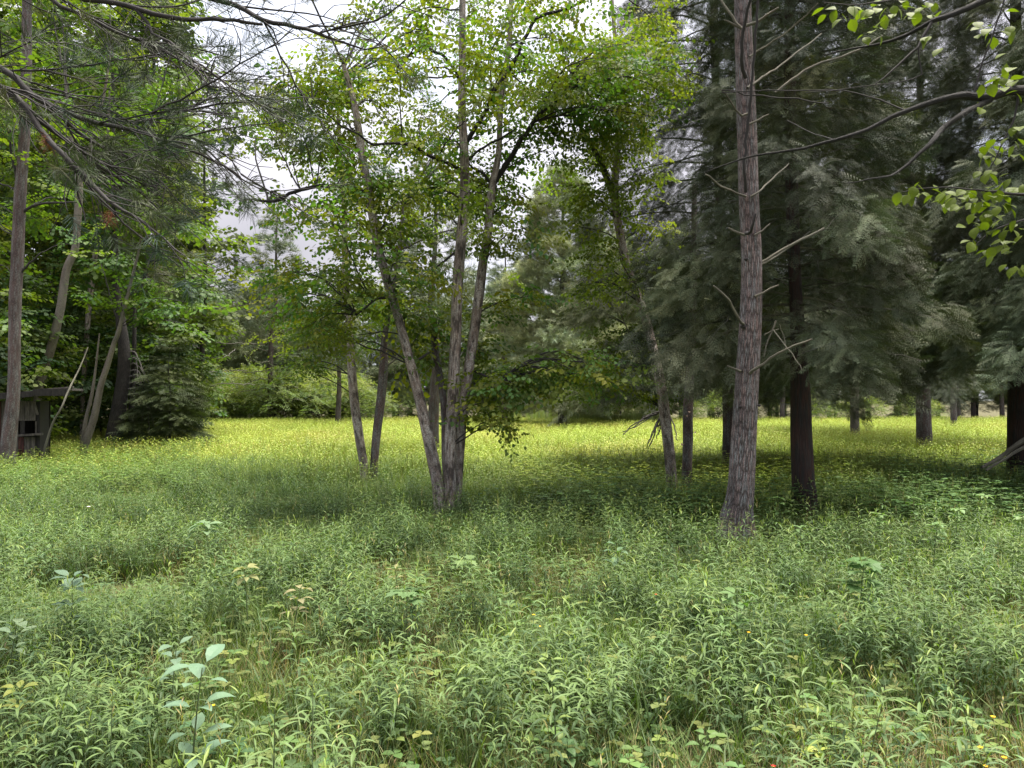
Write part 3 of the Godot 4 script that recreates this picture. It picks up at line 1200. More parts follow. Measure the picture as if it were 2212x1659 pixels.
func make_plants() -> void:
	var pale := Color(0.155, 0.235, 0.145)
	var mid := Color(0.12, 0.2, 0.07)
	sapling("milkweed", 415, 1432, 0.62, "oval", pale, 9, 0.17, "milkweed with big pale blue green leaves, left foreground", "milkweed", 0.75, 0.35)
	sapling("milkweed", 370, 1395, 0.55, "oval", pale, 6, 0.12, "small pale milkweed just behind the large milkweed", "milkweed", 0.5, 0.3)
	sapling("broadleaf_seedling", 160, 1245, 0.6, "oval", pale, 12, 0.15, "pale broad leaved seedling at the far left below the shed", "seedling", 0.5, 0.25)
	sapling("broadleaf_seedling", 540, 1218, 0.55, "oval", Color(0.24, 0.24, 0.095), 8, 0.13, "tan and yellow leaved seedling left of centre", "seedling", 0.25, 0.1)
	sapling("broadleaf_seedling", 630, 1270, 0.5, "oval", Color(0.25, 0.235, 0.12), 8, 0.13, "faded buff leaved seedling to the right of the tan one", "seedling", 0.4, 0.1)
	sapling("maple_seedling", 880, 1272, 0.5, "lobed", Color(0.135, 0.215, 0.085), 6, 0.16, "maple seedling with flat pale lobed leaves left of centre", "seedling", 0.15, 0.1)
	sapling("reddish_seedling", 868, 1215, 0.55, "oval", Color(0.26, 0.24, 0.11), 9, 0.08, "thin brownish seedling standing above the pale maple seedling", "seedling", 0.6, 0.3)
	sapling("maple_seedling", 990, 1200, 0.5, "lobed", Color(0.15, 0.23, 0.085), 5, 0.15, "maple seedling with light green lobed leaves below the birch clump", "seedling", 0.25, 0.3)
	sapling("broadleaf_seedling", 460, 1125, 0.6, "oval", Color(0.17, 0.25, 0.12), 10, 0.18, "wide flat topped seedling in the grass left of the birch clump", "seedling", 0.2, 0.1)
	sapling("broadleaf_seedling", 1340, 1170, 0.6, "oval", Color(0.13, 0.21, 0.11), 8, 0.14, "blue green seedling with a brown stem between birch clump and pine", "seedling", 0.5, 0.3)
	sapling("maple_seedling", 1850, 1215, 0.62, "lobed", Color(0.1, 0.18, 0.06), 12, 0.19, "bushy dark green maple seedling right of the pine", "seedling", 0.5, 0.2)
	sapling("raspberry_cane", 1590, 1278, 0.6, "oval", mid, 13, 0.13, "raspberry cane with broad toothed leaves below the pine trunk", "raspberry", 0.5, 0.25)
	sapling("raspberry_cane", 1530, 1300, 0.5, "oval", mid, 8, 0.12, "smaller raspberry cane left of the broad leaved one", "raspberry", 0.5, 0.2)
	sapling("raspberry_cane", 1690, 1070, 0.62, "oval", mid, 14, 0.13, "raspberry cane between the pine foot and the dark cedar trunk", "raspberry", 0.6, 0.2)
	sapling("raspberry_cane", 1730, 1140, 0.55, "oval", mid, 12, 0.12, "raspberry cane in front of the dark cedar trunk", "raspberry", 0.5, 0.2)
	sapling("yellow_seedling", 1740, 1612, 0.2, "round", Color(0.3, 0.36, 0.08), 5, 0.075, "low yellow green seedling with round leaves at the bottom edge", "seedling", 0.4, 0.2)
	sapling("round_leaved_seedling", 1235, 1595, 0.25, "round", Color(0.11, 0.2, 0.08), 8, 0.085, "low round leaved seedling at the bottom middle", "seedling", 0.6, 0.25)
	sapling("round_leaved_seedling", 1500, 1570, 0.25, "oval", mid, 6, 0.1, "low pointed leaved seedling at the bottom right of the middle", "seedling", 0.6, 0.25)
	sapling("brown_stemmed_seedling", 1205, 1400, 0.6, "oval", Color(0.17, 0.24, 0.07), 9, 0.09, "tall seedling with a dark brown stem in the middle foreground", "seedling", 0.7, 0.25)
	sapling("yellow_seedling", 45, 1480, 0.4, "oval", Color(0.24, 0.26, 0.06), 8, 0.1, "yellowish seedling near the lower left edge", "seedling", 0.5, 0.3)
	sapling("round_leaved_seedling", 20, 1345, 0.5, "oval", Color(0.22, 0.3, 0.17), 6, 0.14, "pale leaved plant at the left edge of the foreground", "seedling", 0.4, 0.2)
	for q in [[1900, 1110, "nearest the dark cedar trunk"], [1980, 1075, "second from the dark cedar trunk"], [2060, 1100, "third from the dark cedar trunk"], [2130, 1070, "below the fallen branches"], [2190, 1120, "at the right edge"], [2010, 1130, "lowest of its row"]]:
		sapling("fern_leaved_bramble", q[0], q[1], 0.6, "oval", Color(0.15, 0.24, 0.085), 16, 0.12, "light green bramble bush on the right, " + q[2], "bramble", 0.4, 0.15, "light green bramble bushes on the right")
	for q in [[455, 1530, "yellow buttercup beside the milkweed"], [1750, 1380, "yellow buttercup low on the right, under the bushy maple seedling"], [2155, 1558, "yellow buttercup at the lower right, topmost of its group"], [2165, 1637, "yellow buttercup nearest the lower right corner"], [2130, 1650, "yellow buttercup at the bottom edge, left of the corner one"], [2120, 1615, "yellow buttercup in the middle of the lower right group"], [1610, 1372, "yellow buttercup beside the raspberry cane foot"], [1143, 1330, "small yellow flower in the middle of the near grass"], [1168, 1352, "small yellow flower just right of the other middle one"], [185, 1337, "yellow buttercup under the pale seedling at the far left"], [1858, 1305, "small yellow flower under the bushy dark maple seedling"]]:
		flower(q[0], q[1], 0.32, Color(0.75, 0.45, 0.01), 0.0125, 5, q[2])
	flower(192, 1102, 0.62, Color(0.75, 0.7, 0.72), 0.022, 9, "white daisy standing in the grass below the shed")
	flower(1658, 1636, 0.14, Color(0.4, 0.01, 0.015), 0.013, 5, "small red flower at the bottom edge")
	flower(1420, 1290, 0.4, Color(0.6, 0.02, 0.02), 0.011, 5, "tiny red flower left of the pine foot")


# ---------------------------------------------------------------- the trees that the picture shows one by one
func make_pine() -> void:
	var d := 8.0
	var root := base("red_pine", on_ground(1592, d), "red pine with a bare pinkish trunk and broken dead branches, right foreground", "tree")
	var w := trunk(root, [[1592, 1118, 70], [1595, 1095, 61], [1601, 1053, 55], [1612, 853, 50], [1621, 686, 48], [1623, 553, 45], [1618, 433, 42], [1612, 233, 39], [1605, 33, 36], [1603, -150, 32], [1600, -700, 24], [1600, -1300, 12]], d, "pine", "trunk", 22, 1.6)
	var dead := [
		[[1602, 62, 9], [1589, 50, 8], [1570, 20, 7], [1552, -8, 6]], [[1600, 60, 8], [1584, 53, 7], [1564, 43, 3]],
		[[1612, 55, 9, -0.1], [1634, 48, 8, -0.2], [1660, 30, 7, -0.3], [1681, 17, 6, -0.4]], [[1618, 122, 6], [1640, 108, 5], [1707, 63, 4, -0.3], [1767, 7, 3, -0.6]],
		[[1615, 190, 7], [1640, 172, 6, 0.1], [1687, 140, 5, 0.3], [1774, 73, 4, 0.6]], [[1615, 246, 7, -0.1], [1602, 250, 6, -0.1], [1580, 222, 5, -0.2], [1557, 193, 3, -0.3]],
		[[1618, 268, 6], [1637, 260, 5], [1661, 247, 4]], [[1612, 425, 7], [1597, 420, 6], [1567, 407, 6, -0.2], [1524, 377, 4, -0.4]],
		[[1622, 425, 6], [1640, 414, 5], [1670, 385, 4, 0.2], [1704, 353, 3, 0.4]], [[1610, 508, 8], [1594, 503, 7], [1574, 493, 6]], [[1630, 508, 6], [1647, 499, 5], [1664, 483, 3]],
		[[1640, 568, 8, 0.1], [1676, 548, 8, 0.1], [1730, 518, 8, 0.1], [1781, 493, 7, 0.1]], [[1640, 572, 6, 0.2], [1680, 552, 5, 0.3], [1722, 522, 5, 0.4], [1750, 500, 3, 0.5]],
		[[1606, 700, 9], [1594, 686, 8, -0.1], [1576, 650, 7, -0.2], [1541, 618, 6, -0.3]], [[1630, 640, 7], [1648, 633, 6], [1682, 616, 5]], [[1600, 802, 8], [1589, 798, 6], [1571, 790, 4]],
		[[1620, 806, 9], [1638, 793, 8, -0.1], [1697, 756, 7, -0.3], [1754, 733, 6, -0.5]], [[1671, 713, 3, -0.2], [1690, 738, 3, -0.3], [1712, 764, 3, -0.4], [1732, 800, 2, -0.5]],
		[[1650, 770, 3, 0.1], [1655, 745, 4, 0.1], [1676, 693, 5, 0.1]], [[1651, 723, 3, 0.1], [1682, 711, 3, 0.1]], [[1697, 756, 3, -0.3], [1693, 725, 3, -0.3], [1684, 700, 2, -0.35]],
		[[1611, 168, 12, -0.15], [1602, 130, 10, -0.25], [1605, 70, 9, -0.35], [1621, 0, 8, -0.5], [1626, -40, 7, -0.6]],
		[[1611, 415, 9, -0.18], [1607, 367, 8, -0.28], [1614, 283, 8, -0.35], [1623, 183, 7, -0.45], [1636, 15, 7, -0.6], [1640, -40, 6, -0.65]],
		[[1612, 504, 11, -0.15], [1622, 500, 8, -0.3], [1632, 462, 5, -0.36]], [[1560, 200, 3, -0.3], [1640, 196, 3, -0.4], [1740, 195, 3, -0.6], [1830, 192, 2, -0.7]],
		[[1674, 200, 6, -0.2], [1710, 172, 7, -0.2], [1757, 143, 7, -0.2], [1857, 107, 6, -0.2], [1907, 77, 4, -0.2]], [[1560, 195, 3, -0.3], [1630, 206, 4, -0.3], [1700, 212, 4, -0.4], [1790, 222, 3, -0.5]],
	]
	for i in dead.size():
		limb(root, dead[i].map(func(q): return [q[0], q[1], q[2] * 0.8] + q.slice(3)), d - 0.12, M.twig if i in [21, 22, 23, 24, 26] else M.deadwood, "dead_branch", 0.009)
	# knots where branches broke off
	for q in [[1605, 705, 13], [1600, 800, 10], [1612, 560, 9], [1640, 876, 7], [1598, 879, 7]]:
		var s := SphereMesh.new()
		s.radius = q[2] * 0.5 * d / F
		s.height = s.radius * 1.5
		s.radial_segments = 10
		s.rings = 6
		s.material = M.dark
		part(root, "knot", s).position = at(q[0], q[1], d - 0.1) - root.position
	# its crown is above the picture
	var cl := []
	for i in 14:
		cl.append([1600 + R.randf_range(-420, 420), -420 - R.randf() * 900, 110, 60, R.randf_range(-1.6, 1.6), 20])
	foliage(root, d, [w], cl, ["tuft0", "tuft1"], [Color(0.05, 0.085, 0.035), Color(0.065, 0.1, 0.04)], 1.2, M.twig_grey)


func make_birches() -> void:
	var d := 10.5
	var root := base("birch_clump", on_ground(972, d), "birch with four pinkish grey stems rising from one foot, centre", "tree")
	var wood := []
	wood.append(trunk(root, [[971, 1062, 31], [972, 986, 28], [977, 886, 25], [983, 753, 25], [988, 620, 25], [995, 533, 23], [1004, 417, 21], [1003, 333, 19], [998, 233, 17], [999, 100, 16], [999, 0, 14], [1002, -150, 11], [1010, -400, 5]], d, "birch", "trunk", 16))
	wood.append(trunk(root, [[989, 1050, 20, 0.15], [993, 986, 20, 0.2], [1000, 886, 22, 0.25], [1014, 786, 23, 0.3], [1024, 720, 23, 0.3], [1037, 620, 22, 0.3], [1043, 570, 20, 0.3], [1055, 500, 18, 0.3], [1060, 433, 18, 0.3], [1066, 390, 16, 0.3], [1077, 333, 13, 0.3], [1080, 267, 12, 0.3], [1084, 200, 12, 0.3], [1090, 160, 12, 0.3], [1099, 100, 11, 0.3], [1104, 0, 10, 0.3], [1108, -250, 5, 0.3]], d, "birch"))
	wood.append(trunk(root, [[946, 1052, 24, -0.1], [934, 986, 25, -0.1], [912, 886, 23, -0.15], [887, 786, 21, -0.2], [860, 686, 20, -0.25], [840, 620, 20, -0.3], [822, 553, 19, -0.3], [810, 500, 18, -0.3], [794, 400, 18, -0.3], [782, 333, 17, -0.3], [767, 233, 14, -0.3], [750, 167, 11, -0.3], [742, 140, 8, -0.3]], d, "birch"))
	wood.append(trunk(root, [[966, 1040, 18, 0.3], [962, 986, 16, 0.35], [960, 886, 16, 0.4], [951, 820, 15, 0.4], [938, 745, 14, 0.4], [936, 722, 7, 0.4]], d, "redbark"))
	var limbs := [
		[[1062, 400, 14, 0.3], [1087, 367, 12, 0.3], [1114, 323, 12, 0.2], [1144, 277, 11, 0.1], [1184, 227, 10, 0], [1206, 205, 7, 0], [1240, 150, 4, 0]],
		[[1003, 320, 12], [1014, 298, 10], [1044, 247, 9, -0.1], [1070, 193, 9, -0.2], [1104, 143, 9, -0.2], [1124, 103, 8, -0.3], [1150, 50, 8, -0.3], [1180, 30, 7, -0.4], [1214, 22, 6, -0.4], [1250, 7, 5, -0.5], [1290, -20, 3, -0.5]],
		[[1003, 378, 11], [994, 368, 9], [977, 357, 8, -0.1], [950, 347, 8, -0.2], [920, 333, 7, -0.3], [900, 317, 7, -0.4], [870, 310, 7, -0.5], [837, 310, 6, -0.5], [807, 313, 5, -0.5], [774, 289, 4, -0.6], [737, 272, 4, -0.6], [700, 240, 3, -0.7], [660, 215, 2, -0.7]],
		[[1000, 185, 10], [990, 168, 7], [977, 143, 7, -0.1], [954, 117, 7, -0.2], [934, 110, 7, -0.2], [922, 103, 6, -0.3], [897, 113, 5, -0.3], [880, 123, 5, -0.3], [869, 145, 3, -0.4], [850, 160, 2, -0.4]],
		[[1006, 352, 7], [1020, 338, 6], [1037, 323, 5], [1074, 303, 5, -0.1], [1114, 277, 3, -0.1]],
		[[790, 418, 12, -0.3], [770, 408, 10, -0.3], [737, 403, 9, -0.3], [683, 403, 8, -0.3], [650, 410, 8, -0.3], [617, 424, 7, -0.3], [593, 435, 7, -0.3], [563, 434, 5, -0.3], [527, 430, 3, -0.4]],
		[[840, 640, 8, -0.3], [815, 645, 6, -0.3], [795, 660, 5, -0.4], [770, 680, 3, -0.4]],
		[[1060, 395, 7, 0.3], [1045, 375, 6, 0.2], [1018, 360, 4, 0.1], [1004, 340, 4, 0]],
		[[990, 540, 6], [965, 560, 5], [930, 590, 4], [890, 630, 3]], [[1020, 800, 6, 0.3], [1060, 815, 5, 0.1], [1100, 822, 3, -0.1]], [[890, 790, 7, -0.2], [912, 772, 6, -0.2], [930, 760, 3, -0.2]],
	]
	for l in limbs:
		wood.append(limb(root, l, d, M.bough if l.size() > 4 else M.twig))
	# a bracket fungus on the left stem
	var fm := MB.new()
	fm.leaf(Vector3.ZERO, Vector3(1, -0.1, 0.3).normalized(), Vector3.UP, 0.09, [0.05, 0.045], 0.3, -0.3, Color(0.03, 0.025, 0.02))
	fm.leaf(Vector3(0, -0.03, 0), Vector3(1, 0.15, 0.3).normalized(), Vector3.UP, 0.08, [0.045, 0.04], 0.0, 0.3, Color(0.03, 0.025, 0.02))
	part(root, "bracket_fungus", fm.flat_mesh(M.straw)).position = at(800, 402, d - 0.3) - root.position
	var cl := []
	# upper crown, thick round the middle stem
	for i in 40:
		cl.append([R.randf_range(720, 1030), R.randf_range(-60, 640), 105, 62, R.randf_range(-1.2, 1.4), 18])
	for i in 12:
		cl.append([R.randf_range(640, 800), R.randf_range(120, 470), 70, 36, R.randf_range(-0.8, 0.8), 13])
	for i in 10:
		cl.append([R.randf_range(540, 700), R.randf_range(150, 330), 70, 32, R.randf_range(-0.6, 0.8), 14])
	for i in 34:
		cl.append([R.randf_range(1000, 1450), R.randf_range(-70, 260), 120, 66, R.randf_range(-1.4, 2.0), 16])
	for i in 14:
		cl.append([R.randf_range(1120, 1400), R.randf_range(170, 320), 85, 44, R.randf_range(-0.5, 0.8), 17])
	for i in 10:
		cl.append([R.randf_range(1010, 1150), R.randf_range(330, 640), 55, 34, R.randf_range(-0.4, 0.8), 9])
	for i in 18:
		cl.append([R.randf_range(600, 960), R.randf_range(560, 740), 80, 36, R.randf_range(-0.6, 1.0), 11])
	for i in 10:
		cl.append([R.randf_range(860, 1090), R.randf_range(640, 820), 50, 30, R.randf_range(0.0, 0.8), 12])
	for i in 16:
		cl.append([R.randf_range(1060, 1330), R.randf_range(770, 850), 60, 24, R.randf_range(-0.6, 1.2), 14])
	cl.append([1058, 905, 26, 34, -0.3, 7])
	cl.append([1100, 920, 20, 14, -0.3, 4])
	cl.append([1045, 870, 24, 28, -0.2, 6])
	for i in 7:
		cl.append([R.randf_range(500, 1400), R.randf_range(-500, -90), 150, 80, R.randf_range(-1.5, 1.5), 22])
	foliage(root, d, wood, cl, ["leaf0", "leaf1", "leaf2", "leaf3"], [Color(0.19, 0.225, 0.04), Color(0.23, 0.255, 0.04), Color(0.15, 0.2, 0.042), Color(0.11, 0.2, 0.05)], 1.0)

	d = 14.0
	root = base("birch_pair", on_ground(795, d), "slimmer birch with two dark stems in a V, left of the centre clump", "tree")
	wood = [trunk(root, [[786, 1008, 18], [775, 936, 19], [764, 853, 20], [757, 753, 18], [750, 650, 15], [746, 586, 14], [743, 433, 12], [733, 300, 9], [728, 180, 5]], d, "birch", "trunk", 12)]
	wood.append(trunk(root, [[808, 1010, 17, 0.1], [814, 936, 19, 0.2], [824, 853, 20, 0.3], [829, 786, 20, 0.3], [829, 750, 16, 0.3], [835, 700, 13, 0.3], [850, 620, 12, 0.3], [863, 540, 9, 0.3], [872, 420, 5, 0.3]], d, "redbark", "trunk", 12))
	wood.append(limb(root, [[757, 760, 7], [735, 740, 5], [705, 725, 3], [690, 720, 2]], d, M.deadwood))
	wood.append(limb(root, [[752, 680, 6], [725, 690, 5], [700, 705, 3]], d, M.twig))
	wood.append(limb(root, [[826, 800, 7, 0.3], [850, 780, 5, 0.3], [885, 740, 4, 0.3]], d, M.deadwood))
	cl = []
	for i in 15:
		cl.append([R.randf_range(620, 860), R.randf_range(200, 560), 80, 44, R.randf_range(-0.8, 0.8), 9])
	for i in 26:
		cl.append([R.randf_range(740, 1160), R.randf_range(-60, 600), 110, 60, R.randf_range(0.5, 3.5), 13])
	for i in 16:
		cl.append([R.randf_range(610, 880), R.randf_range(590, 740), 80, 32, R.randf_range(-0.8, 0.8), 9])
	for i in 4:
		cl.append([R.randf_range(640, 700), R.randf_range(700, 830), 40, 26, R.randf_range(-0.5, 0.5), 7])
	foliage(root, d, wood, cl, ["leaf0", "leaf1", "leaf2"], [Color(0.16, 0.22, 0.035), Color(0.2, 0.25, 0.04), Color(0.11, 0.18, 0.045)], 1.0)

	d = 12.0
	root = base("birch_pair", on_ground(1462, d), "pair of leaning peeling birches whose stems vanish into the dark cedar boughs", "tree")
	wood = [trunk(root, [[1450, 1024, 23], [1444, 960, 23], [1435, 886, 23], [1425, 820, 22], [1395, 690, 20, 0.2], [1362, 600, 19, 0.2], [1346, 540, 18, 0.2], [1328, 425, 17, 0.2], [1333, 333, 14, 0.2], [1337, 233, 11, 0.2], [1334, 140, 9, 0.2], [1325, 40, 8, 0.2], [1310, -200, 4, 0.2]], d, "birch", "trunk", 14)]
	wood.append(trunk(root, [[1484, 1015, 22, 0.3], [1486, 950, 23, 0.3], [1486, 886, 22, 0.3], [1492, 780, 19, 0.4], [1498, 600, 15, 0.4], [1500, 400, 9, 0.4]], d, "redbark", "trunk", 14))
	wood.append(limb(root, [[1330, 432, 15, 0.2], [1320, 410, 14, 0.2], [1297, 350, 12, 0.1], [1270, 300, 9, 0], [1253, 273, 8, 0], [1230, 220, 5, -0.1], [1215, 170, 3, -0.1]], d, M.dark))
	wood.append(limb(root, [[1297, 355, 6, 0.1], [1303, 310, 4, 0], [1320, 270, 3, 0]], d, M.dark))
	# curls of peeling bark
	for q in [[1438, 905], [1448, 975], [1440, 940], [1478, 900], [1496, 935], [1478, 960], [1494, 890]]:
		var pm := MB.new()
		pm.leaf(Vector3.ZERO, Vector3(R.randf_range(-1, 1), R.randf_range(-0.3, 0.4), 0.9).normalized(), Vector3.UP, 0.07, [0.035, 0.03], 1.2, 0.5, Color(0.14, 0.1, 0.075))
		part(root, "bark_curl", pm.flat_mesh(M.straw)).position = at(q[0], q[1], d - 0.02) - root.position
	cl = []
	for i in 26:
		cl.append([R.randf_range(1215, 1430), R.randf_range(60, 420), 60, 36, R.randf_range(-0.6, 0.9), 12])
	for i in 14:
		cl.append([R.randf_range(1240, 1400), R.randf_range(400, 620), 50, 34, R.randf_range(-0.6, 0.2), 10])
	foliage(root, d, wood, cl, ["leaf0", "leaf1", "leaf2"], [Color(0.22, 0.27, 0.04), Color(0.15, 0.2, 0.04), Color(0.25, 0.3, 0.045)], 1.0)


func make_cedars() -> void:
	var dark := [Color(0.082, 0.1, 0.056), Color(0.1, 0.122, 0.064), Color(0.066, 0.084, 0.05), Color(0.125, 0.15, 0.075)]
	var d := 10.0
	var root := base("cedar", on_ground(1738, d), "cedar with a dark red brown trunk just right of the pine", "tree")
	var rows := [[1738, 1072, 50], [1735, 1036, 46], [1731, 940, 44], [1729, 853, 42], [1722, 700, 31], [1715, 553, 27], [1708, 300, 25], [1705, 0, 22], [1702, -500, 16], [1700, -1100, 8]]
	grow_cedar(root, rows, d, "cedar", 170, 800, -700, 2.1, dark)
	d = 16.0
	root = base("cedar", on_ground(1573, d), "cedar behind the pine, its pinkish foot showing just left of the pine foot", "tree")
	grow_cedar(root, [[1574, 975, 26], [1573, 880, 24], [1563, 600, 22], [1550, 300, 20], [1542, 0, 16], [1538, -600, 8]], d, "redbark", 200, 785, -500, 3.6, dark)
	d = 23.0
	root = base("hemlock", on_ground(1996, d), "hemlock with a grey trunk in the shade of the right hand boughs", "tree")
	grow_cedar(root, [[1997, 955, 31], [1995, 890, 29], [1992, 700, 24], [1988, 300, 16], [1985, -200, 6]], d, "redbark", 180, 800, -300, 4.2, dark)
	d = 30.0
	root = base("hemlock", on_ground(1847, d), "hemlock with a short pale trunk standing far out in the meadow", "tree")
	grow_cedar(root, [[1847, 935, 19], [1846, 880, 18], [1845, 600, 14], [1844, 250, 5]], d, "aspen", 140, 808, 0, 4.6, dark)
	d = 14.0
	root = base("cedar", on_ground(2205, d), "cedar with a thick dark trunk at the right edge", "tree")
	grow_cedar(root, [[2207, 968, 54], [2204, 900, 48], [2200, 600, 38], [2195, 200, 26], [2190, -500, 10]], d, "cedar", 170, 785, -450, 2.9, dark)
	d = 11.5
	root = base("cedar", on_ground(2390, d), "cedar reaching in from the right with pale sprays at its tips", "tree")
	grow_cedar(root, [[2390, 1040, 40], [2385, 800, 36], [2380, 300, 26], [2375, -400, 10]], d, "cedar", 120, 740, -300, 2.9, [Color(0.11, 0.14, 0.075), Color(0.09, 0.12, 0.062), Color(0.14, 0.175, 0.09)])
	d = 17.0
	root = base("cedar", on_ground(1736, d), "cedar standing straight behind the dark red brown cedar trunk", "tree")
	grow_cedar(root, [[1734, 985, 22], [1738, 850, 20], [1790, 500, 16], [1830, 100, 10], [1840, -300, 5]], d, "dark", 200, 780, -350, 3.6, dark)
	# dead twigs hanging under the boughs at the birch pair
	d = 12.2
	root = base("dead_boughs", on_ground(1420, d), "fan of bare dead twigs hanging beside the leaning birches", "dead branch")
	for i in 18:
		var a := R.randf_range(0.35, 1.9)
		var l := R.randf_range(50, 120)
		limb(root, [[1440, 885, 4], [1440 - cos(a) * l * 0.5, 885 + sin(a) * l * 0.28, 3, -0.1], [1440 - cos(a) * l, 885 + sin(a) * l * 0.75, 1.5, R.randf_range(-0.5, 0.2)]], d, M.twig_grey, "twig", 0.02)


func grow_cedar(root: Node3D, rows: Array, d: float, mat: String, n: int, y_low: float, y_high: float, rad: float, tints: Array) -> void:
	var w := trunk(root, rows, d, mat, "trunk", 14, 1.2)
	var wood := MB.new()
	var bb := []
	var lo := at(rows[0][0], y_low, d).y
	var hi := at(rows[0][0], y_high, d).y
	for i in n:
		var t := (i + R.randf()) / n
		var y := lerpf(lo, hi, t)
		var b := pick(w, y)
		var a := i * 2.399 + R.randf_range(-0.5, 0.5)
		var out := Vector3(cos(a), 0, -sin(a))
		var l := rad * (1.0 - t * 0.75) * R.randf_range(0.6, 1.12)
		bb.append([l, b, a, R.randf_range(-0.15, 0.15), jit(tints[R.randi_range(0, tints.size() - 1)], 0.2)])
		# bare hanging twigs, most of them low down
		if true:
			for j in 3 if t < 0.3 else 1:
				var q := R.randf_range(0.2, 0.8)
				var p := b + out * l * q + Vector3(0, l * (0.12 * q - 0.34 * q * q), 0)
				var e := p + Vector3(R.randf_range(-0.5, 0.5), R.randf_range(-0.35, 0.0), R.randf_range(-0.5, 0.5))
				var z := smooth([p, p.lerp(e, 0.5) + rv() * 0.08, e], [0.005, 0.004, 0.002], 0.15, 0.01)
				wood.tube(z[0], z[1], 4, 0.0, bumps, false)
	part(root, "twigs", wood.mesh(M.twig_grey)).set_meta("kind", "stuff")
	hang(root, "cedar", bb)


# ---------------------------------------------------------------- the left hand wood and its shed
func make_left_wood() -> void:
	var d := 16.0
	var root := base("red_barked_tree", on_ground(17, d), "tall tree with a reddish banded trunk standing before the shed", "tree")
	var wood := [trunk(root, [[17, 975, 31], [29, 853, 25], [31, 753, 25], [33, 653, 25], [38, 553, 24], [43, 433, 24], [50, 333, 22], [55, 233, 23], [57, 133, 21], [58, 0, 18], [60, -300, 10]], d, "redbark", "trunk", 16)]
	wood.append(limb(root, [[45, 460, 8], [70, 445, 6], [110, 438, 5], [165, 437, 3]], d, M.twig))
	wood.append(limb(root, [[42, 410, 9], [34, 370, 7], [24, 330, 5], [22, 280, 4]], d, M.twig))
	wood.append(limb(root, [[36, 600, 7], [58, 575, 5], [90, 545, 3]], d, M.twig))
	var cl := []
	for i in 22:
		cl.append([R.randf_range(-120, 170), R.randf_range(-100, 480), 80, 50, R.randf_range(-0.4, 1.2), 13])
	for i in 10:
		cl.append([R.randf_range(-120, 190), R.randf_range(420, 620), 70, 40, R.randf_range(0.2, 1.4), 11])
	foliage(root, d, wood, cl, ["maple0", "maple1", "leaf0"], [Color(0.14, 0.21, 0.035), Color(0.1, 0.18, 0.045), Color(0.19, 0.25, 0.04)], 0.9)

	d = 21.0
	root = base("leaning_aspen", on_ground(80, d), "pale aspen leaning right behind the shed roof", "tree")
	wood = [trunk(root, [[78, 880, 20], [83, 836, 19], [110, 753, 19], [130, 670, 17], [143, 586, 16], [157, 553, 16], [163, 533, 15], [170, 433, 15], [171, 390, 13], [164, 340, 9], [150, 280, 7], [140, 150, 5]], d, "aspen", "trunk", 12)]
	wood.append(limb(root, [[171, 400, 9], [185, 360, 8], [200, 300, 7], [225, 200, 5], [240, 100, 3]], d, M.aspen))
	cl = []
	for i in 22:
		cl.append([R.randf_range(40, 330), R.randf_range(-60, 420), 90, 55, R.randf_range(-0.5, 1.8), 12])
	foliage(root, d, wood, cl, ["leaf0", "leaf1", "maple2"], [Color(0.12, 0.18, 0.035), Color(0.09, 0.15, 0.035), Color(0.08, 0.13, 0.045)], 1.2)

	d = 24.0
	root = base("white_birch", on_ground(178, d), "thin white birch behind the pale leaning stem", "tree")
	wood = [trunk(root, [[178, 900, 8], [181, 813, 9], [188, 720, 10], [192, 660, 11], [197, 620, 11], [204, 560, 11], [213, 483, 11], [222, 400, 9], [235, 250, 6], [240, 100, 3]], d, "birch", "trunk", 10)]
	cl = []
	for i in 14:
		cl.append([R.randf_range(120, 330), R.randf_range(60, 600), 70, 45, R.randf_range(-0.3, 1.2), 10])
	foliage(root, d, wood, cl, ["leaf0", "leaf2"], [Color(0.13, 0.19, 0.035), Color(0.1, 0.16, 0.035)], 1.3)

	d = 20.0
	root = base("leaning_sapling", on_ground(182, d), "pale slender tree leaning right, with a thinner stem at its foot", "tree")
	wood = [trunk(root, [[182, 968, 16], [203, 903, 15], [217, 836, 13], [233, 786, 12], [247, 740, 10], [257, 713, 9], [275, 640, 7], [300, 540, 5], [315, 440, 3]], d, "aspen", "trunk", 10)]
	wood.append(trunk(root, [[177, 960, 8, 0.2], [186, 905, 8, 0.2], [198, 853, 7, 0.2], [206, 800, 5, 0.2], [215, 720, 3, 0.2]], d, "aspen", "trunk", 8))
	wood.append(limb(root, [[247, 740, 4], [253, 700, 4], [240, 650, 3], [228, 600, 2]], d, M.twig))
	cl = []
	for i in 15:
		cl.append([R.randf_range(200, 400), R.randf_range(400, 700), 60, 30, R.randf_range(-0.6, 0.8), 11])
	foliage(root, d, wood, cl, ["maple0", "maple1", "maple2"], [Color(0.1, 0.175, 0.045), Color(0.085, 0.15, 0.045), Color(0.12, 0.19, 0.04)], 0.9)

	d = 23.0
	root = base("dark_tree", on_ground(247, d), "dark thick trunked tree leaning at the edge of the wood, left", "tree")
	wood = [trunk(root, [[246, 950, 34], [256, 890, 30], [263, 840, 28], [267, 803, 27], [268, 753, 25], [262, 700, 20], [253, 640, 16], [250, 586, 14], [247, 480, 12], [245, 300, 8], [243, 100, 4]], d, "dark", "trunk", 14)]
	wood.append(trunk(root, [[283, 935, 12, 0.6], [284, 880, 12, 0.6], [287, 820, 11, 0.6], [290, 740, 9, 0.6], [291, 640, 6, 0.6]], d, "dark", "trunk", 10))
	for i in 9:
		limb(root, [[270, 770 + i * 12, 4], [290 + i * 3, 760 + i * 14, 3], [296 + R.randf() * 40, 800 + i * 16 + R.randf() * 30, 1.5, -0.3]], d, M.twig_grey)
	cl = []
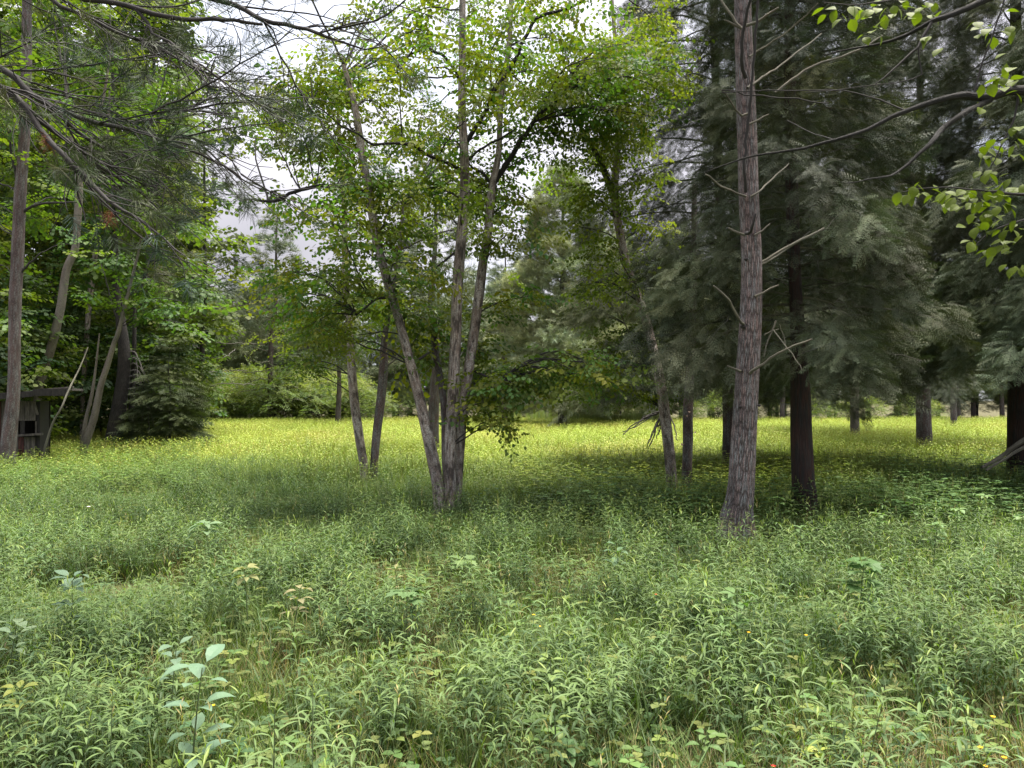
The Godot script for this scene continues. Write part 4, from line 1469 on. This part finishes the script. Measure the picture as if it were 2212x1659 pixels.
	for i in 26:
		cl.append([R.randf_range(160, 450), R.randf_range(120, 620), 80, 45, R.randf_range(-1.0, 1.5), 12])
	foliage(root, d, wood, cl, ["maple0", "maple1", "maple2"], [Color(0.1, 0.17, 0.05), Color(0.08, 0.15, 0.05), Color(0.13, 0.19, 0.045)], 1.1)

	d = 30.0
	root = base("dark_pine", on_ground(426, d), "slim grey pine at the left corner of the meadow", "tree")
	wood = [trunk(root, [[425, 935, 15], [430, 880, 14], [433, 853, 13], [437, 753, 11], [442, 660, 9], [443, 600, 8], [442, 450, 6], [440, 250, 3]], d, "dark", "trunk", 10)]
	for i in 14:
		var y := 610 + i * 18
		var s := 1.0 if i % 2 else -1.0
		limb(root, [[440 - i * 0.6, y, 3], [440 + s * 40, y + R.randf_range(-18, 8), 2, R.randf_range(-0.8, 0.8)], [440 + s * R.randf_range(60, 130), y + R.randf_range(-20, 16), 1.2, R.randf_range(-1.5, 1.5)]], d, M.twig_grey, "dead_branch", 0.03)
	cl = []
	for i in 22:
		cl.append([R.randf_range(350, 520), R.randf_range(200, 600), 55, 26, R.randf_range(-1.3, 1.3), 12])
	foliage(root, d, wood, cl, ["tuft0", "tuft1"], [Color(0.06, 0.09, 0.04), Color(0.075, 0.11, 0.04)], 1.4, M.twig_grey)

	d = 16.8
	root = base("leaning_pole", on_ground(93, d), "thin bare pole leaning against the shed roof", "pole")
	limb(root, [[92, 985, 5], [113, 917, 5], [133, 880, 4], [152, 835, 4, 0.3], [173, 793, 3, 0.6], [190, 750, 2, 0.8]], d, M.deadwood, "pole", 0.006)

	d = 17.0
	root = base("spruce", on_ground(366, 23.0), "small dark spruce with layered boughs at the edge of the left wood", "tree")
	conifer(root, {"h": 3.4, "r": 0.05, "bark": "dark", "lo": 0.25, "rad": 1.25, "n": 90, "shape": 0.85, "kind": "spruce", "tints": [Color(0.06, 0.085, 0.034), Color(0.08, 0.11, 0.04)]})


func make_shed() -> void:
	var d := 17.3
	var o := on_ground(78, d)
	var root := base("shed", o, "small weathered board shed with a low roof, half behind the reddish trunk", "shed")
	root.rotation.y = 0.34
	var grey: StandardMaterial3D = M.wood.duplicate()
	grey.resource_name = "grey_boards"
	grey.albedo_color = Color(0.72, 0.71, 0.7)
	var red := grey.duplicate()
	red.resource_name = "red_boards"
	red.albedo_color = Color(0.6, 0.36, 0.36)
	var dim := grey.duplicate()
	dim.resource_name = "dark_boards"
	dim.albedo_color = Color(0.36, 0.35, 0.35)
	var eave := at(78, 866, d).y
	var sill := at(78, 938, d).y
	var lintel := at(78, 908, d).y
	# front wall boards, right to left
	for i in 16:
		var x := -0.055 - i * 0.112
		var mat: Material = [grey, grey, dim, red, grey, dim, red, dim][(i * 3 + i / 4) % 8]
		if i < 3:
			board(root, "board", Vector3(x, (sill - 0.05) * 0.5, R.randf_range(-0.008, 0.008)), Vector3(0.104, sill - 0.05, 0.022), [grey, grey, red][i], R.randf_range(-0.012, 0.012))
			board(root, "board", Vector3(x, (lintel + eave) * 0.5, R.randf_range(-0.008, 0.008)), Vector3(0.104, eave - lintel, 0.022), grey, R.randf_range(-0.012, 0.012))
			if i == 2:
				board(root, "board", Vector3(x + 0.02, (lintel + sill) * 0.5, -0.012), Vector3(0.09, lintel - sill - 0.02, 0.02), dim, 0.0)
		else:
			board(root, "board", Vector3(x, eave * 0.5, R.randf_range(-0.008, 0.008)), Vector3(0.106, eave, 0.022), mat, R.randf_range(-0.008, 0.008))
	board(root, "window_sill", Vector3(-0.08, sill, 0.06), Vector3(0.46, 0.045, 0.14), grey, 0.05)
	board(root, "window_frame", Vector3(0.005, (sill + lintel) * 0.5, 0.0), Vector3(0.03, lintel - sill - 0.03, 0.03), grey, 0.0)
	board(root, "corner_post", Vector3(0.04, eave * 0.5, -0.05), Vector3(0.07, eave, 0.07), dim, 0.0)
	# the side and the back, seen only through the gaps
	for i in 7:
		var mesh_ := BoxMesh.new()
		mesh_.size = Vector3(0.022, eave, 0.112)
		mesh_.material = M.twig  # near black, the shade on this side put into the colour
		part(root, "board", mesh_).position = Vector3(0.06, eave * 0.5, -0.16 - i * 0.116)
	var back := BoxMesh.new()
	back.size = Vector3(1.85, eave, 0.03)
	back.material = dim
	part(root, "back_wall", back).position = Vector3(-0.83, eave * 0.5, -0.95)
	# roof slab, sloping to the left, with its fascia boards
	var roof := BoxMesh.new()
	roof.size = Vector3(2.75, 0.05, 1.5)
	roof.material = M.dark
	var rf := part(root, "roof", roof)
	rf.position = Vector3(-0.62, eave + 0.15, -0.35)
	rf.rotation = Vector3(0, 0, 0.085)
	var fascia := board(rf, "fascia", Vector3(-0.36, -0.045, 0.765), Vector3(2.02, 0.12, 0.028), dim, 0.0)
	fascia.name = "fascia"
	board(rf, "fascia", Vector3(1.0, -0.04, 0.775), Vector3(0.7, 0.15, 0.032), dim, -0.09)
	board(rf, "plank", Vector3(1.1, 0.045, 0.6), Vector3(0.62, 0.03, 0.12), grey, 0.02)
	board(root, "brace", Vector3(0.02, eave - 0.16, 0.1), Vector3(0.04, 0.3, 0.04), grey, 0.25)


func board(root: Node, called: String, p: Vector3, s: Vector3, mat: Material, roll: float) -> MeshInstance3D:
	var m := MB.new()
	m.box(Transform3D(Basis(), Vector3(R.randf() * 5.0, R.randf() * 3.0, 0)), s)
	var off := Vector3.ZERO
	for i in m.v.size():
		off += m.v[i]
	off /= m.v.size()
	for i in m.v.size():
		m.v[i] -= off
	var o := part(root, called, m.mesh(mat))
	o.position = p
	o.rotation.z = roll
	return o


# ---------------------------------------------------------------- grown trees of the wood, first of a kind and then its copies
func make_forest() -> void:
	var rows := []
	# prototypes stand in real places too
	var green := [Color(0.12, 0.165, 0.05), Color(0.155, 0.195, 0.05), Color(0.09, 0.145, 0.06), Color(0.2, 0.235, 0.05)]
	var lab := "leafy tree of the left hand wood, crown merging with its neighbours"
	var grp := "leafy trees of the left hand wood"
	var leafy_ := []
	var spots := [[-60, 27.0], [120, 30.0], [330, 33.0], [20, 34.0], [210, 36.0], [300, 27.5], [-160, 22.0], [250, 40.0], [60, 41.0], [-230, 31.0], [170, 44.0], [330, 45.0], [-60, 47.0], [345, 47.0]]
	var whose := ["straight behind the shed", "behind the leaning aspen", "behind the small spruce", "deep behind the red barked tree", "between the white birch and the dark tree, far back", "just right of the dark thick trunk", "at the left edge, nearest of its kind", "behind the dark tree, far back", "far behind the leaning aspen", "beyond the left edge of the wood", "far behind the white birch", "far behind the small spruce", "farthest back at the left edge", "farthest back beside the meadow corner"]
	for i in spots.size():
		var p := on_ground(spots[i][0], spots[i][1])
		lab = "leafy tree of the left wood, " + whose[i]
		if i < 3:
			var o := base("leafy_tree", p, lab, "tree", grp)
			broadleaf(o, {"h": 17.0 + i * 1.5, "r": 0.14, "bark": ["aspen", "dark", "redbark"][i], "lo": 2.0, "rad": 3.3, "n": 74, "per": 26, "clump": 0.95, "size": 1.5, "kinds": ["maple0", "maple1", "leaf1"], "tints": green, "lean": Vector3(R.randf_range(-0.06, 0.06), 0, 0)})
			leafy_.append(o)
		else:
			dup(leafy_[i % 3], "leafy_tree", p, R.randf() * TAU, R.randf_range(0.85, 1.1), lab, grp)
	# young maples under them
	var young := []
	lab = "young maple in the undergrowth of the left hand wood"
	grp = "young maples in the left undergrowth"
	spots = [[310, 25.0], [130, 24.0], [220, 28.0], [20, 21.0], [-70, 19.0], [60, 27.0], [380, 27.0], [160, 31.0], [290, 31.0], [-20, 29.0], [350, 29.0], [405, 33.0]]
	whose = ["left of the small spruce", "below the leaning aspen", "behind the pale slender leaning tree", "just behind the shed roof", "left of the shed, nearest of its kind", "behind the shed, farther back", "right of the small spruce", "behind the leaning pole, far back", "far behind the dark thick trunk", "far left behind the shed", "behind the small spruce", "at the foot of the slim grey pine"]
	for i in spots.size():
		var p := on_ground(spots[i][0], spots[i][1])
		lab = "young maple in the left undergrowth, " + whose[i]
		if i < 2:
			var o := base("young_maple", p, lab, "tree", grp)
			broadleaf(o, {"h": 4.6, "r": 0.035, "bark": "dark", "lo": 0.5, "rad": 1.5, "n": 30, "per": 15, "clump": 0.55, "size": 1.05, "kinds": ["maple0", "maple1", "maple2"], "tints": [Color(0.09, 0.14, 0.05), Color(0.125, 0.17, 0.045), Color(0.07, 0.12, 0.05)]})
			young.append(o)
		else:
			dup(young[i % 2], "young_maple", p, R.randf() * TAU, R.randf_range(0.8, 1.15), lab, grp)

	# conifers far across the meadow, needle tints lightened to stand for haze
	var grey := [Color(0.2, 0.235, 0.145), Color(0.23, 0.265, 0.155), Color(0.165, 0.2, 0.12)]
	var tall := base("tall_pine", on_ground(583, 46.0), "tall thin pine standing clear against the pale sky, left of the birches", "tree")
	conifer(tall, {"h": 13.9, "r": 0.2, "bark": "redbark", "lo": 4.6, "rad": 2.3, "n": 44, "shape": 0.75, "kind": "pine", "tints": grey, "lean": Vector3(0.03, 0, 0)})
	for i in 16:
		var y := 720 + i * 10
		var s := 1.0 if i % 2 else -1.0
		limb(tall, [[586, y, 2.5], [586 + s * 26, y + R.randf_range(-8, 6), 2, R.randf_range(-1, 1)], [586 + s * R.randf_range(35, 75), y + R.randf_range(-14, 10), 1.2, R.randf_range(-1.5, 1.5)]], 46.0, M.deadwood, "dead_branch", 0.03)
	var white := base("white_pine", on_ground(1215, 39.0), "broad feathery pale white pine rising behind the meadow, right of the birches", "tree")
	conifer(white, {"h": 13.6, "r": 0.24, "bark": "dark", "lo": 0.9, "rad": 4.1, "n": 120, "shape": 0.62, "kind": "plume", "tints": [Color(0.34, 0.38, 0.22), Color(0.29, 0.33, 0.18), Color(0.4, 0.44, 0.27)]})  # needles paler than real ones, distance haze put into the tint
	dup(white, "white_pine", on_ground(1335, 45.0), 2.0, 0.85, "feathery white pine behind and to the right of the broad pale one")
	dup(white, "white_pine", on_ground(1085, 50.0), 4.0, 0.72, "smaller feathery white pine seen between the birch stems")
	var spruces := []
	var kinds := [  # tree line tints also carry painted haze
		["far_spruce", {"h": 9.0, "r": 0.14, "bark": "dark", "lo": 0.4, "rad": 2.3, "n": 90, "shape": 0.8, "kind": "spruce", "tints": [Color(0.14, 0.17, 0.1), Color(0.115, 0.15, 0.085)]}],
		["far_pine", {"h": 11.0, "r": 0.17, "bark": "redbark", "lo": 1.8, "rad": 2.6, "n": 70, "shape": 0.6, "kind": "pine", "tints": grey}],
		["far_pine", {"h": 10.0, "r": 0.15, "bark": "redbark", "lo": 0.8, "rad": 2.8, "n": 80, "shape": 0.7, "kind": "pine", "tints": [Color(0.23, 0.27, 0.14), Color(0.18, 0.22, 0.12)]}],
	]
	var labs := {"far_spruce": "dark spruce in the tree line beyond the meadow", "far_pine": "greyish pine in the tree line beyond the meadow"}
	var grps := {"far_spruce": "spruces in the tree line beyond the meadow", "far_pine": "pines in the tree line beyond the meadow"}
	var place := []
	for i in 34:
		place.append([430.0 + i * 58.0 + R.randf_range(-22, 22), R.randf_range(50, 56), i])
	for i in 30:
		place.append([400.0 + i * 66.0 + R.randf_range(-25, 25), R.randf_range(60, 68), i + 1])
	for i in 24:
		place.append([-250.0 + i * 38.0 + R.randf_range(-15, 15), R.randf_range(50, 62), i + 2])
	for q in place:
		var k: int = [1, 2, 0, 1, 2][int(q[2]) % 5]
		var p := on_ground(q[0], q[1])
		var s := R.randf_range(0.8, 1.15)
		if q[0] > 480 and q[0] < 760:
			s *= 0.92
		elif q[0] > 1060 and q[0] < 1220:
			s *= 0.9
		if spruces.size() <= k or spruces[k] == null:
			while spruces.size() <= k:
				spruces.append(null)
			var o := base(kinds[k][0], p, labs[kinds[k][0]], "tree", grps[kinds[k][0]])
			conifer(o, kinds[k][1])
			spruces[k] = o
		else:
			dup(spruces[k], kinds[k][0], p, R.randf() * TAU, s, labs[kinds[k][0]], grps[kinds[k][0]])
	# slim trunks that stand out against the far trees
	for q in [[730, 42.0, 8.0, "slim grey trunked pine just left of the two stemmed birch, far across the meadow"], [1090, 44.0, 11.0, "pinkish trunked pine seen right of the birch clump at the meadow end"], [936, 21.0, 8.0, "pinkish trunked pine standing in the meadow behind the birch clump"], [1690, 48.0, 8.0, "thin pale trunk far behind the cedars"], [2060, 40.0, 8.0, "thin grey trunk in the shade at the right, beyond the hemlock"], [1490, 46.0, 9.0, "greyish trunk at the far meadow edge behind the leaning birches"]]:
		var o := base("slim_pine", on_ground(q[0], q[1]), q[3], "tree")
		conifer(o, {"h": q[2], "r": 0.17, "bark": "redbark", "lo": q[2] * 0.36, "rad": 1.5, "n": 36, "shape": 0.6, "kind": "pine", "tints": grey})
	# pale shrubs along the far edge
	var shrub: Node3D
	lab = "pale green shrub at the far edge of the meadow"
	for i in 44:
		var px: float = [483.0, 520.0, 440.0, 610.0, 660.0, 700.0, 560.0, 470.0, 640.0, 745.0][i] if i < 10 else (760.0 + (i - 10) * 66.0 if i < 30 else 430.0 + (i - 30) * 27.0)
		var p := on_ground(px + R.randf_range(-12, 12), R.randf_range(45.5, 50.0))
		if i == 0:
			shrub = base("shrub", p, lab, "shrub", "pale shrubs along the far meadow edge")
			broadleaf(shrub, {"h": 2.3, "r": 0.03, "bark": "aspen", "lo": 0.3, "rad": 1.4, "n": 30, "per": 18, "clump": 0.55, "size": 1.25, "kinds": ["shrub0", "shrub1"], "tints": [Color(0.22, 0.28, 0.11), Color(0.27, 0.32, 0.12), Color(0.18, 0.24, 0.12)]})
		else:
			dup(shrub, "shrub", p, R.randf() * TAU, R.randf_range(0.7, 1.5) * (1.0 if i < 10 or i >= 30 else 0.6), lab, "pale shrubs along the far meadow edge")
	# low leafy boughs between birch clump and cedars
	var o := base("young_birch", on_ground(1330, 16.0), "yellow green young tree between the birch clump and the cedars", "tree")
	var w := [trunk(o, [[1452, 1000, 4], [1441, 900, 4], [1400, 800, 4], [1350, 700, 3], [1310, 600, 2]], 16.0, "aspen", "trunk", 8)]
	var cl := []
	for i in 14:
		cl.append([R.randf_range(1180, 1480), R.randf_range(720, 870), 55, 26, R.randf_range(-0.8, 0.8), 11])
	for i in 8:
		cl.append([R.randf_range(1250, 1400), R.randf_range(570, 740), 45, 26, R.randf_range(-0.8, 0.8), 8])
	foliage(o, 16.0, w, cl, ["leaf0", "leaf1", "leaf2"], [Color(0.16, 0.21, 0.03), Color(0.13, 0.18, 0.035), Color(0.1, 0.15, 0.03)], 1.1)


# ---------------------------------------------------------------- boughs that hang into the picture from trees beside it
func make_near_boughs() -> void:
	var d := 4.2
	var root := base("overhanging_pine", on_ground(-420, d), "pine whose dark needled boughs hang into the upper left", "tree")
	var wood := [trunk(root, [[-420, 1400, 150], [-420, 800, 135], [-425, 200, 125], [-430, -600, 105], [-430, -1500, 80]], d, "dark", "trunk", 16)]
	var limbs := [
		[[-425, 60, 34], [-200, 80, 26], [0, 147, 15], [67, 203, 13], [140, 240, 11], [213, 267, 10], [320, 290, 8], [367, 312, 7], [433, 333, 6], [487, 360, 5], [520, 383, 3]],
		[[-425, 90, 36], [-200, 110, 28, -0.3], [0, 190, 17, -0.4], [67, 247, 15, -0.4], [87, 280, 13, -0.4], [133, 330, 11, -0.5], [187, 383, 9, -0.5], [233, 433, 8, -0.6], [300, 473, 6, -0.6], [400, 553, 3, -0.7]],
		[[67, 250, 10, -0.4], [110, 280, 9, -0.3], [150, 307, 9, -0.2], [173, 333, 8, -0.1], [227, 367, 7, 0], [283, 400, 6, 0.1], [340, 450, 4, 0.2], [380, 500, 2, 0.2]],
		[[67, 203, 9], [133, 253, 8, 0.2], [200, 307, 7, 0.3], [253, 333, 6, 0.4], [300, 350, 5, 0.5], [380, 390, 3, 0.5]],
		[[-425, -350, 34], [-100, -120, 24], [120, -25, 15], [200, 0, 12], [253, 7, 12], [300, 20, 12], [367, 37, 11], [430, 42, 10], [483, 43, 9], [530, 48, 8], [567, 53, 6]],
		[[-425, -420, 34, 0.3], [0, -190, 24, 0.3], [300, -60, 15, 0.2], [467, 0, 12, 0.2], [513, 13, 12, 0.2], [567, 43, 11, 0.1], [617, 52, 10, 0.1], [687, 72, 8, 0], [727, 87, 6, 0], [787, 107, 4, 0], [830, 100, 2, 0]],
		[[60, -50, 12, 0.2], [113, 0, 10, 0.2], [147, 20, 9, 0.2], [187, 37, 8, 0.2], [233, 60, 7, 0.2], [253, 70, 7, 0.2], [320, 93, 5, 0.3], [353, 107, 4, 0.3], [430, 150, 2, 0.4]],
		[[285, 14, 9], [298, 25, 8], [320, 50, 8], [328, 72, 7], [367, 90, 6, -0.1], [393, 113, 6, -0.1], [417, 143, 5, -0.2], [443, 157, 4, -0.2], [480, 165, 2, -0.2]],
		[[-100, 150, 10, 0.5], [40, 152, 5, 0.5], [150, 145, 4, 0.5], [250, 130, 3, 0.6], [350, 122, 2, 0.7]], [[110, 230, 5], [200, 248, 4, 0.1], [290, 265, 4, 0.2], [400, 240, 3, 0.3], [470, 200, 1.5, 0.3]],
		[[567, 43, 6, 0.1], [590, 65, 4, 0.1], [602, 100, 2, 0.1]], [[687, 72, 5, 0], [740, 55, 3, -0.1], [800, 40, 2, -0.2]], [[140, 330, 6, -0.5], [165, 380, 5, -0.5], [168, 420, 4, -0.4], [185, 480, 2, -0.4]],
		[[213, 267, 5], [300, 250, 4, -0.2], [410, 240, 3, -0.3], [480, 250, 2, -0.4]], [[320, 290, 5], [420, 300, 4, 0.2], [480, 330, 3, 0.2], [540, 390, 2, 0.3], [590, 385, 1.5, 0.3]],
	]
	for l in limbs:
		wood.append(limb(root, l, d, M.twig, "limb", 0.006))
	var tw := MB.new()
	for li in range(1, limbs.size() + 1):
		var src: PackedVector3Array = wood[li][0]
		for j in ([4, 6, 6, 4, 4, 4, 4, 3, 3, 2, 2, 1, 1, 0, 2, 3][mini(li, 15)]):
			var i := int(lerpf(0.25, 0.85, R.randf()) * (src.size() - 1))
			if src[i].x + root.position.x < -3.3:
				continue
			var f := (src[mini(i + 2, src.size() - 1)] - src[maxi(i - 2, 0)]).normalized()
			f = (f + Vector3(R.randf_range(-0.1, 0.3), R.randf_range(-0.3, 0.45), R.randf_range(-0.6, 0.4))).normalized()
			var l := R.randf_range(0.4, 0.95)
			var sag := R.randf_range(-0.16, 0.1)
			var w := smooth([src[i], src[i] + f * l * 0.5 + Vector3(0, sag * l, 0) + rv() * 0.03, src[i] + f * l + rv() * 0.05], [0.0065, 0.0048, 0.002], 0.08, 0.006)
			tw.tube(w[0], w[1], 5, 0.0, bumps, false)
			wood.append(w)
	var clouds := [Cloud.new(), Cloud.new()]
	var tones := [Color(0.045, 0.062, 0.03), Color(0.06, 0.08, 0.035), Color(0.035, 0.06, 0.04), Color(0.075, 0.085, 0.045)]
	for li in range(1, wood.size()):
		var pts: PackedVector3Array = wood[li][0]
		var k := int(pts.size() * (0.5 if li <= limbs.size() else 0.55))
		for j in k:
			var q := lerpf(0.3 if li < 7 else 0.25, 0.99, float(j) / k)
			var i := int(q * (pts.size() - 1))
			var p := pts[i]
			if p.x + root.position.x < -3.4:
				continue
			var fwd := (pts[mini(i + 1, pts.size() - 1)] - pts[maxi(i - 1, 0)]).normalized()
			var dir := (fwd + rv() * 0.75).normalized()
			var l := R.randf_range(0.15, 0.5) * (1.2 - q * 0.5)
			var e := p + dir * l
			var c := smooth([p, p.lerp(e, 0.5) + rv() * 0.04, e + Vector3(0, R.randf_range(-0.05, 0.03), 0)], [0.0034, 0.0026, 0.0016], 0.06, 0.003)
			tw.tube(c[0], c[1], 4, 0.0, bumps, false)
			var tone: Color = tones[R.randi_range(0, 3)]
			var n := R.randi_range(0, 2)
			for z in n:
				var pp: PackedVector3Array = c[0]
				var at_ := pp[pp.size() - 1].lerp(pp[pp.size() / 2], z * 0.4)
				clouds[R.randi_range(0, 1)].put(bas(dir + rv() * 0.5 + Vector3(0, 0.15, 0), Vector3.UP + rv(), R.randf_range(0.8, 1.15)), at_, jit(tone, 0.25))
	part(root, "twigs", tw.mesh(M.twig)).set_meta("kind", "stuff")
	for k in 2:
		cloud_part(root, "needles", clouds[k], S["brush%d" % k])
	# two dead rusty tufts
	var rust := MB.new()
	for q in [[95, 285], [103, 292], [238, 448], [232, 455]]:
		stamp(rust, "brush0", Transform3D(bas(Vector3(0.2, -1, 0.1), Vector3.RIGHT, 0.6), at(q[0], q[1], d - 0.45) - root.position), Color(0.2, 0.07, 0.035))
	part(root, "dead_needles", rust.flat_mesh(M.needle)).set_meta("kind", "stuff")

	d = 4.8
	root = base("overhanging_basswood", on_ground(2520, d), "leafy tree whose lime green leaves and dark limbs hang in from the right", "tree")
	wood = [trunk(root, [[2520, 1300, 130], [2515, 800, 115], [2510, 200, 100], [2500, -600, 80]], d, "dark", "trunk", 14)]
	limbs = [
		[[2510, 250, 50], [2350, 215, 32], [2212, 195, 22], [2124, 210, 18], [2085, 206, 19], [2047, 211, 14], [1957, 240, 11], [1874, 280, 9], [1807, 302, 8], [1707, 325, 6, 0.2], [1607, 342, 4, 0.4], [1524, 372, 2, 0.5]],
		[[2140, 214, 15], [2124, 222, 14], [2074, 250, 13, -0.1], [2037, 277, 12, -0.1], [2007, 313, 10, -0.2], [1941, 370, 6, -0.2], [1904, 383, 4, -0.3], [1830, 395, 2, -0.3]],
		[[2510, -260, 40], [2300, -90, 26], [2127, 0, 15], [2080, 22, 13], [2040, 37, 12], [2014, 45, 11], [1960, 75, 8, 0.1], [1900, 95, 6, 0.2], [1841, 105, 4, 0.3], [1780, 120, 2, 0.4]],
		[[2014, 45, 7], [1994, 80, 6], [1984, 102, 6], [1957, 125, 5], [1930, 150, 4], [1890, 182, 2]], [[1984, 105, 4], [1988, 140, 3], [1992, 160, 3], [1930, 180, 2], [1800, 195, 1.5, 0.2]],
		[[2104, 205, 4], [2115, 160, 4], [2140, 90, 3], [2160, 30, 3], [2180, -40, 3]], [[2200, 196, 6], [2190, 260, 4], [2160, 320, 3], [2140, 360, 2]],
		[[2500, 500, 26, 0.3], [2330, 430, 14, 0.2], [2200, 420, 7, 0.1], [2110, 410, 4, 0], [2030, 405, 3, -0.1], [1950, 415, 2, -0.1]], [[2330, 430, 8, 0.2], [2230, 470, 5, 0.1], [2140, 500, 3, 0], [2100, 540, 2, 0]],
		[[2127, 0, 5], [2060, -10, 4], [1950, -5, 3, -0.2], [1860, 10, 2, -0.3], [1780, 5, 1.5, -0.3]], [[1807, 302, 3], [1760, 290, 2, 0.2], [1700, 260, 1.5, 0.4]], [[1957, 240, 4], [1900, 215, 3, 0.1], [1820, 195, 2, 0.2], [1740, 200, 1.5, 0.3]],
	]
	for l in limbs:
		wood.append(limb(root, l, d, M.bough if l.size() > 7 else M.twig, "limb", 0.005))
	var lv := []
	for k in 6:
		var c := Color(0.13, 0.175, 0.02) * R.randf_range(0.8, 1.15)
		var m := MB.new()
		m.leaf(Vector3.ZERO, Vector3(1, 0.05, 0).normalized(), Vector3.UP, 1.0, [0.27, 0.36, 0.33, 0.18], 0.35 + 0.12 * k, 0.14, c)
		m.tri(Vector3(-0.2, 0.0, 0.012), Vector3(-0.2, 0, -0.012), Vector3(0.05, 0, 0), c * 0.7)
		lv.append(m.flat_mesh(M.leaf))
	# groups of leaves: x, y, rx, ry, count
	for g in [[1830, 25, 70, 22, 16], [1930, 25, 60, 30, 18], [1890, 75, 30, 20, 5], [2000, 20, 40, 25, 8], [2020, 90, 40, 20, 4], [2150, 60, 50, 50, 14], [2185, 160, 30, 50, 12], [2140, 180, 35, 20, 8], [2120, 225, 20, 12, 3], [2190, 290, 25, 50, 10], [2150, 320, 40, 30, 12], [2000, 412, 60, 16, 14], [2080, 430, 60, 28, 26], [2160, 440, 50, 40, 28], [2110, 480, 50, 24, 16], [2185, 500, 30, 40, 14], [2140, 540, 40, 24, 8], [2180, 580, 30, 24, 6], [2100, 520, 20, 10, 4], [1990, 400, 20, 10, 3], [2195, 400, 20, 30, 8], [2150, 375, 40, 20, 8]]:
		for i in int(g[4]):
			var q := ball()
			var o := part(root, "leaf", lv[R.randi_range(0, 5)])
			var dir := Vector3(R.randf_range(-1, 0.5), R.randf_range(-0.75, 0.0), R.randf_range(-0.6, 0.8))
			o.transform = Transform3D(bas(dir, Vector3(0, 1, 0.35) + rv() * 0.4, R.randf_range(0.06, 0.095)), at(g[0] + q.x * g[2], g[1] + q.y * g[3], d + q.z * 0.35) - root.position)


func make_fallen() -> void:
	for q in [
		[[[2120, 1010, 6, -0.2], [2160, 988, 9], [2200, 958, 11, 0.2], [2290, 900, 13, 0.6]], "fallen pale branch propped at the right edge, upper of two"],
		[[[2130, 1016, 5, -0.3], [2180, 985, 6, -0.2], [2215, 965, 8, 0.0], [2300, 930, 9, 0.3]], "thinner fallen branch under the propped one at the right edge"],
	]:
		var d := 11.5
		var root := base("fallen_branch", on_ground(q[0][0][0], d), q[1], "fallen branch")
		limb(root, q[0], d, M.deadwood, "branch", 0.006)


func _ready() -> void:
	R.seed = 20240611
	bumps.noise_type = FastNoiseLite.TYPE_SIMPLEX_SMOOTH
	bumps.frequency = 0.1
	bumps.seed = 3
	bumps.fractal_octaves = 3
	make_world()
	make_materials()
	make_sprays()
	make_ground()
	make_shed()
	make_pine()
	make_birches()
	make_cedars()
	make_left_wood()
	make_forest()
	make_near_boughs()
	make_fallen()
	make_grass()
	make_goldenrods()
	make_plants()
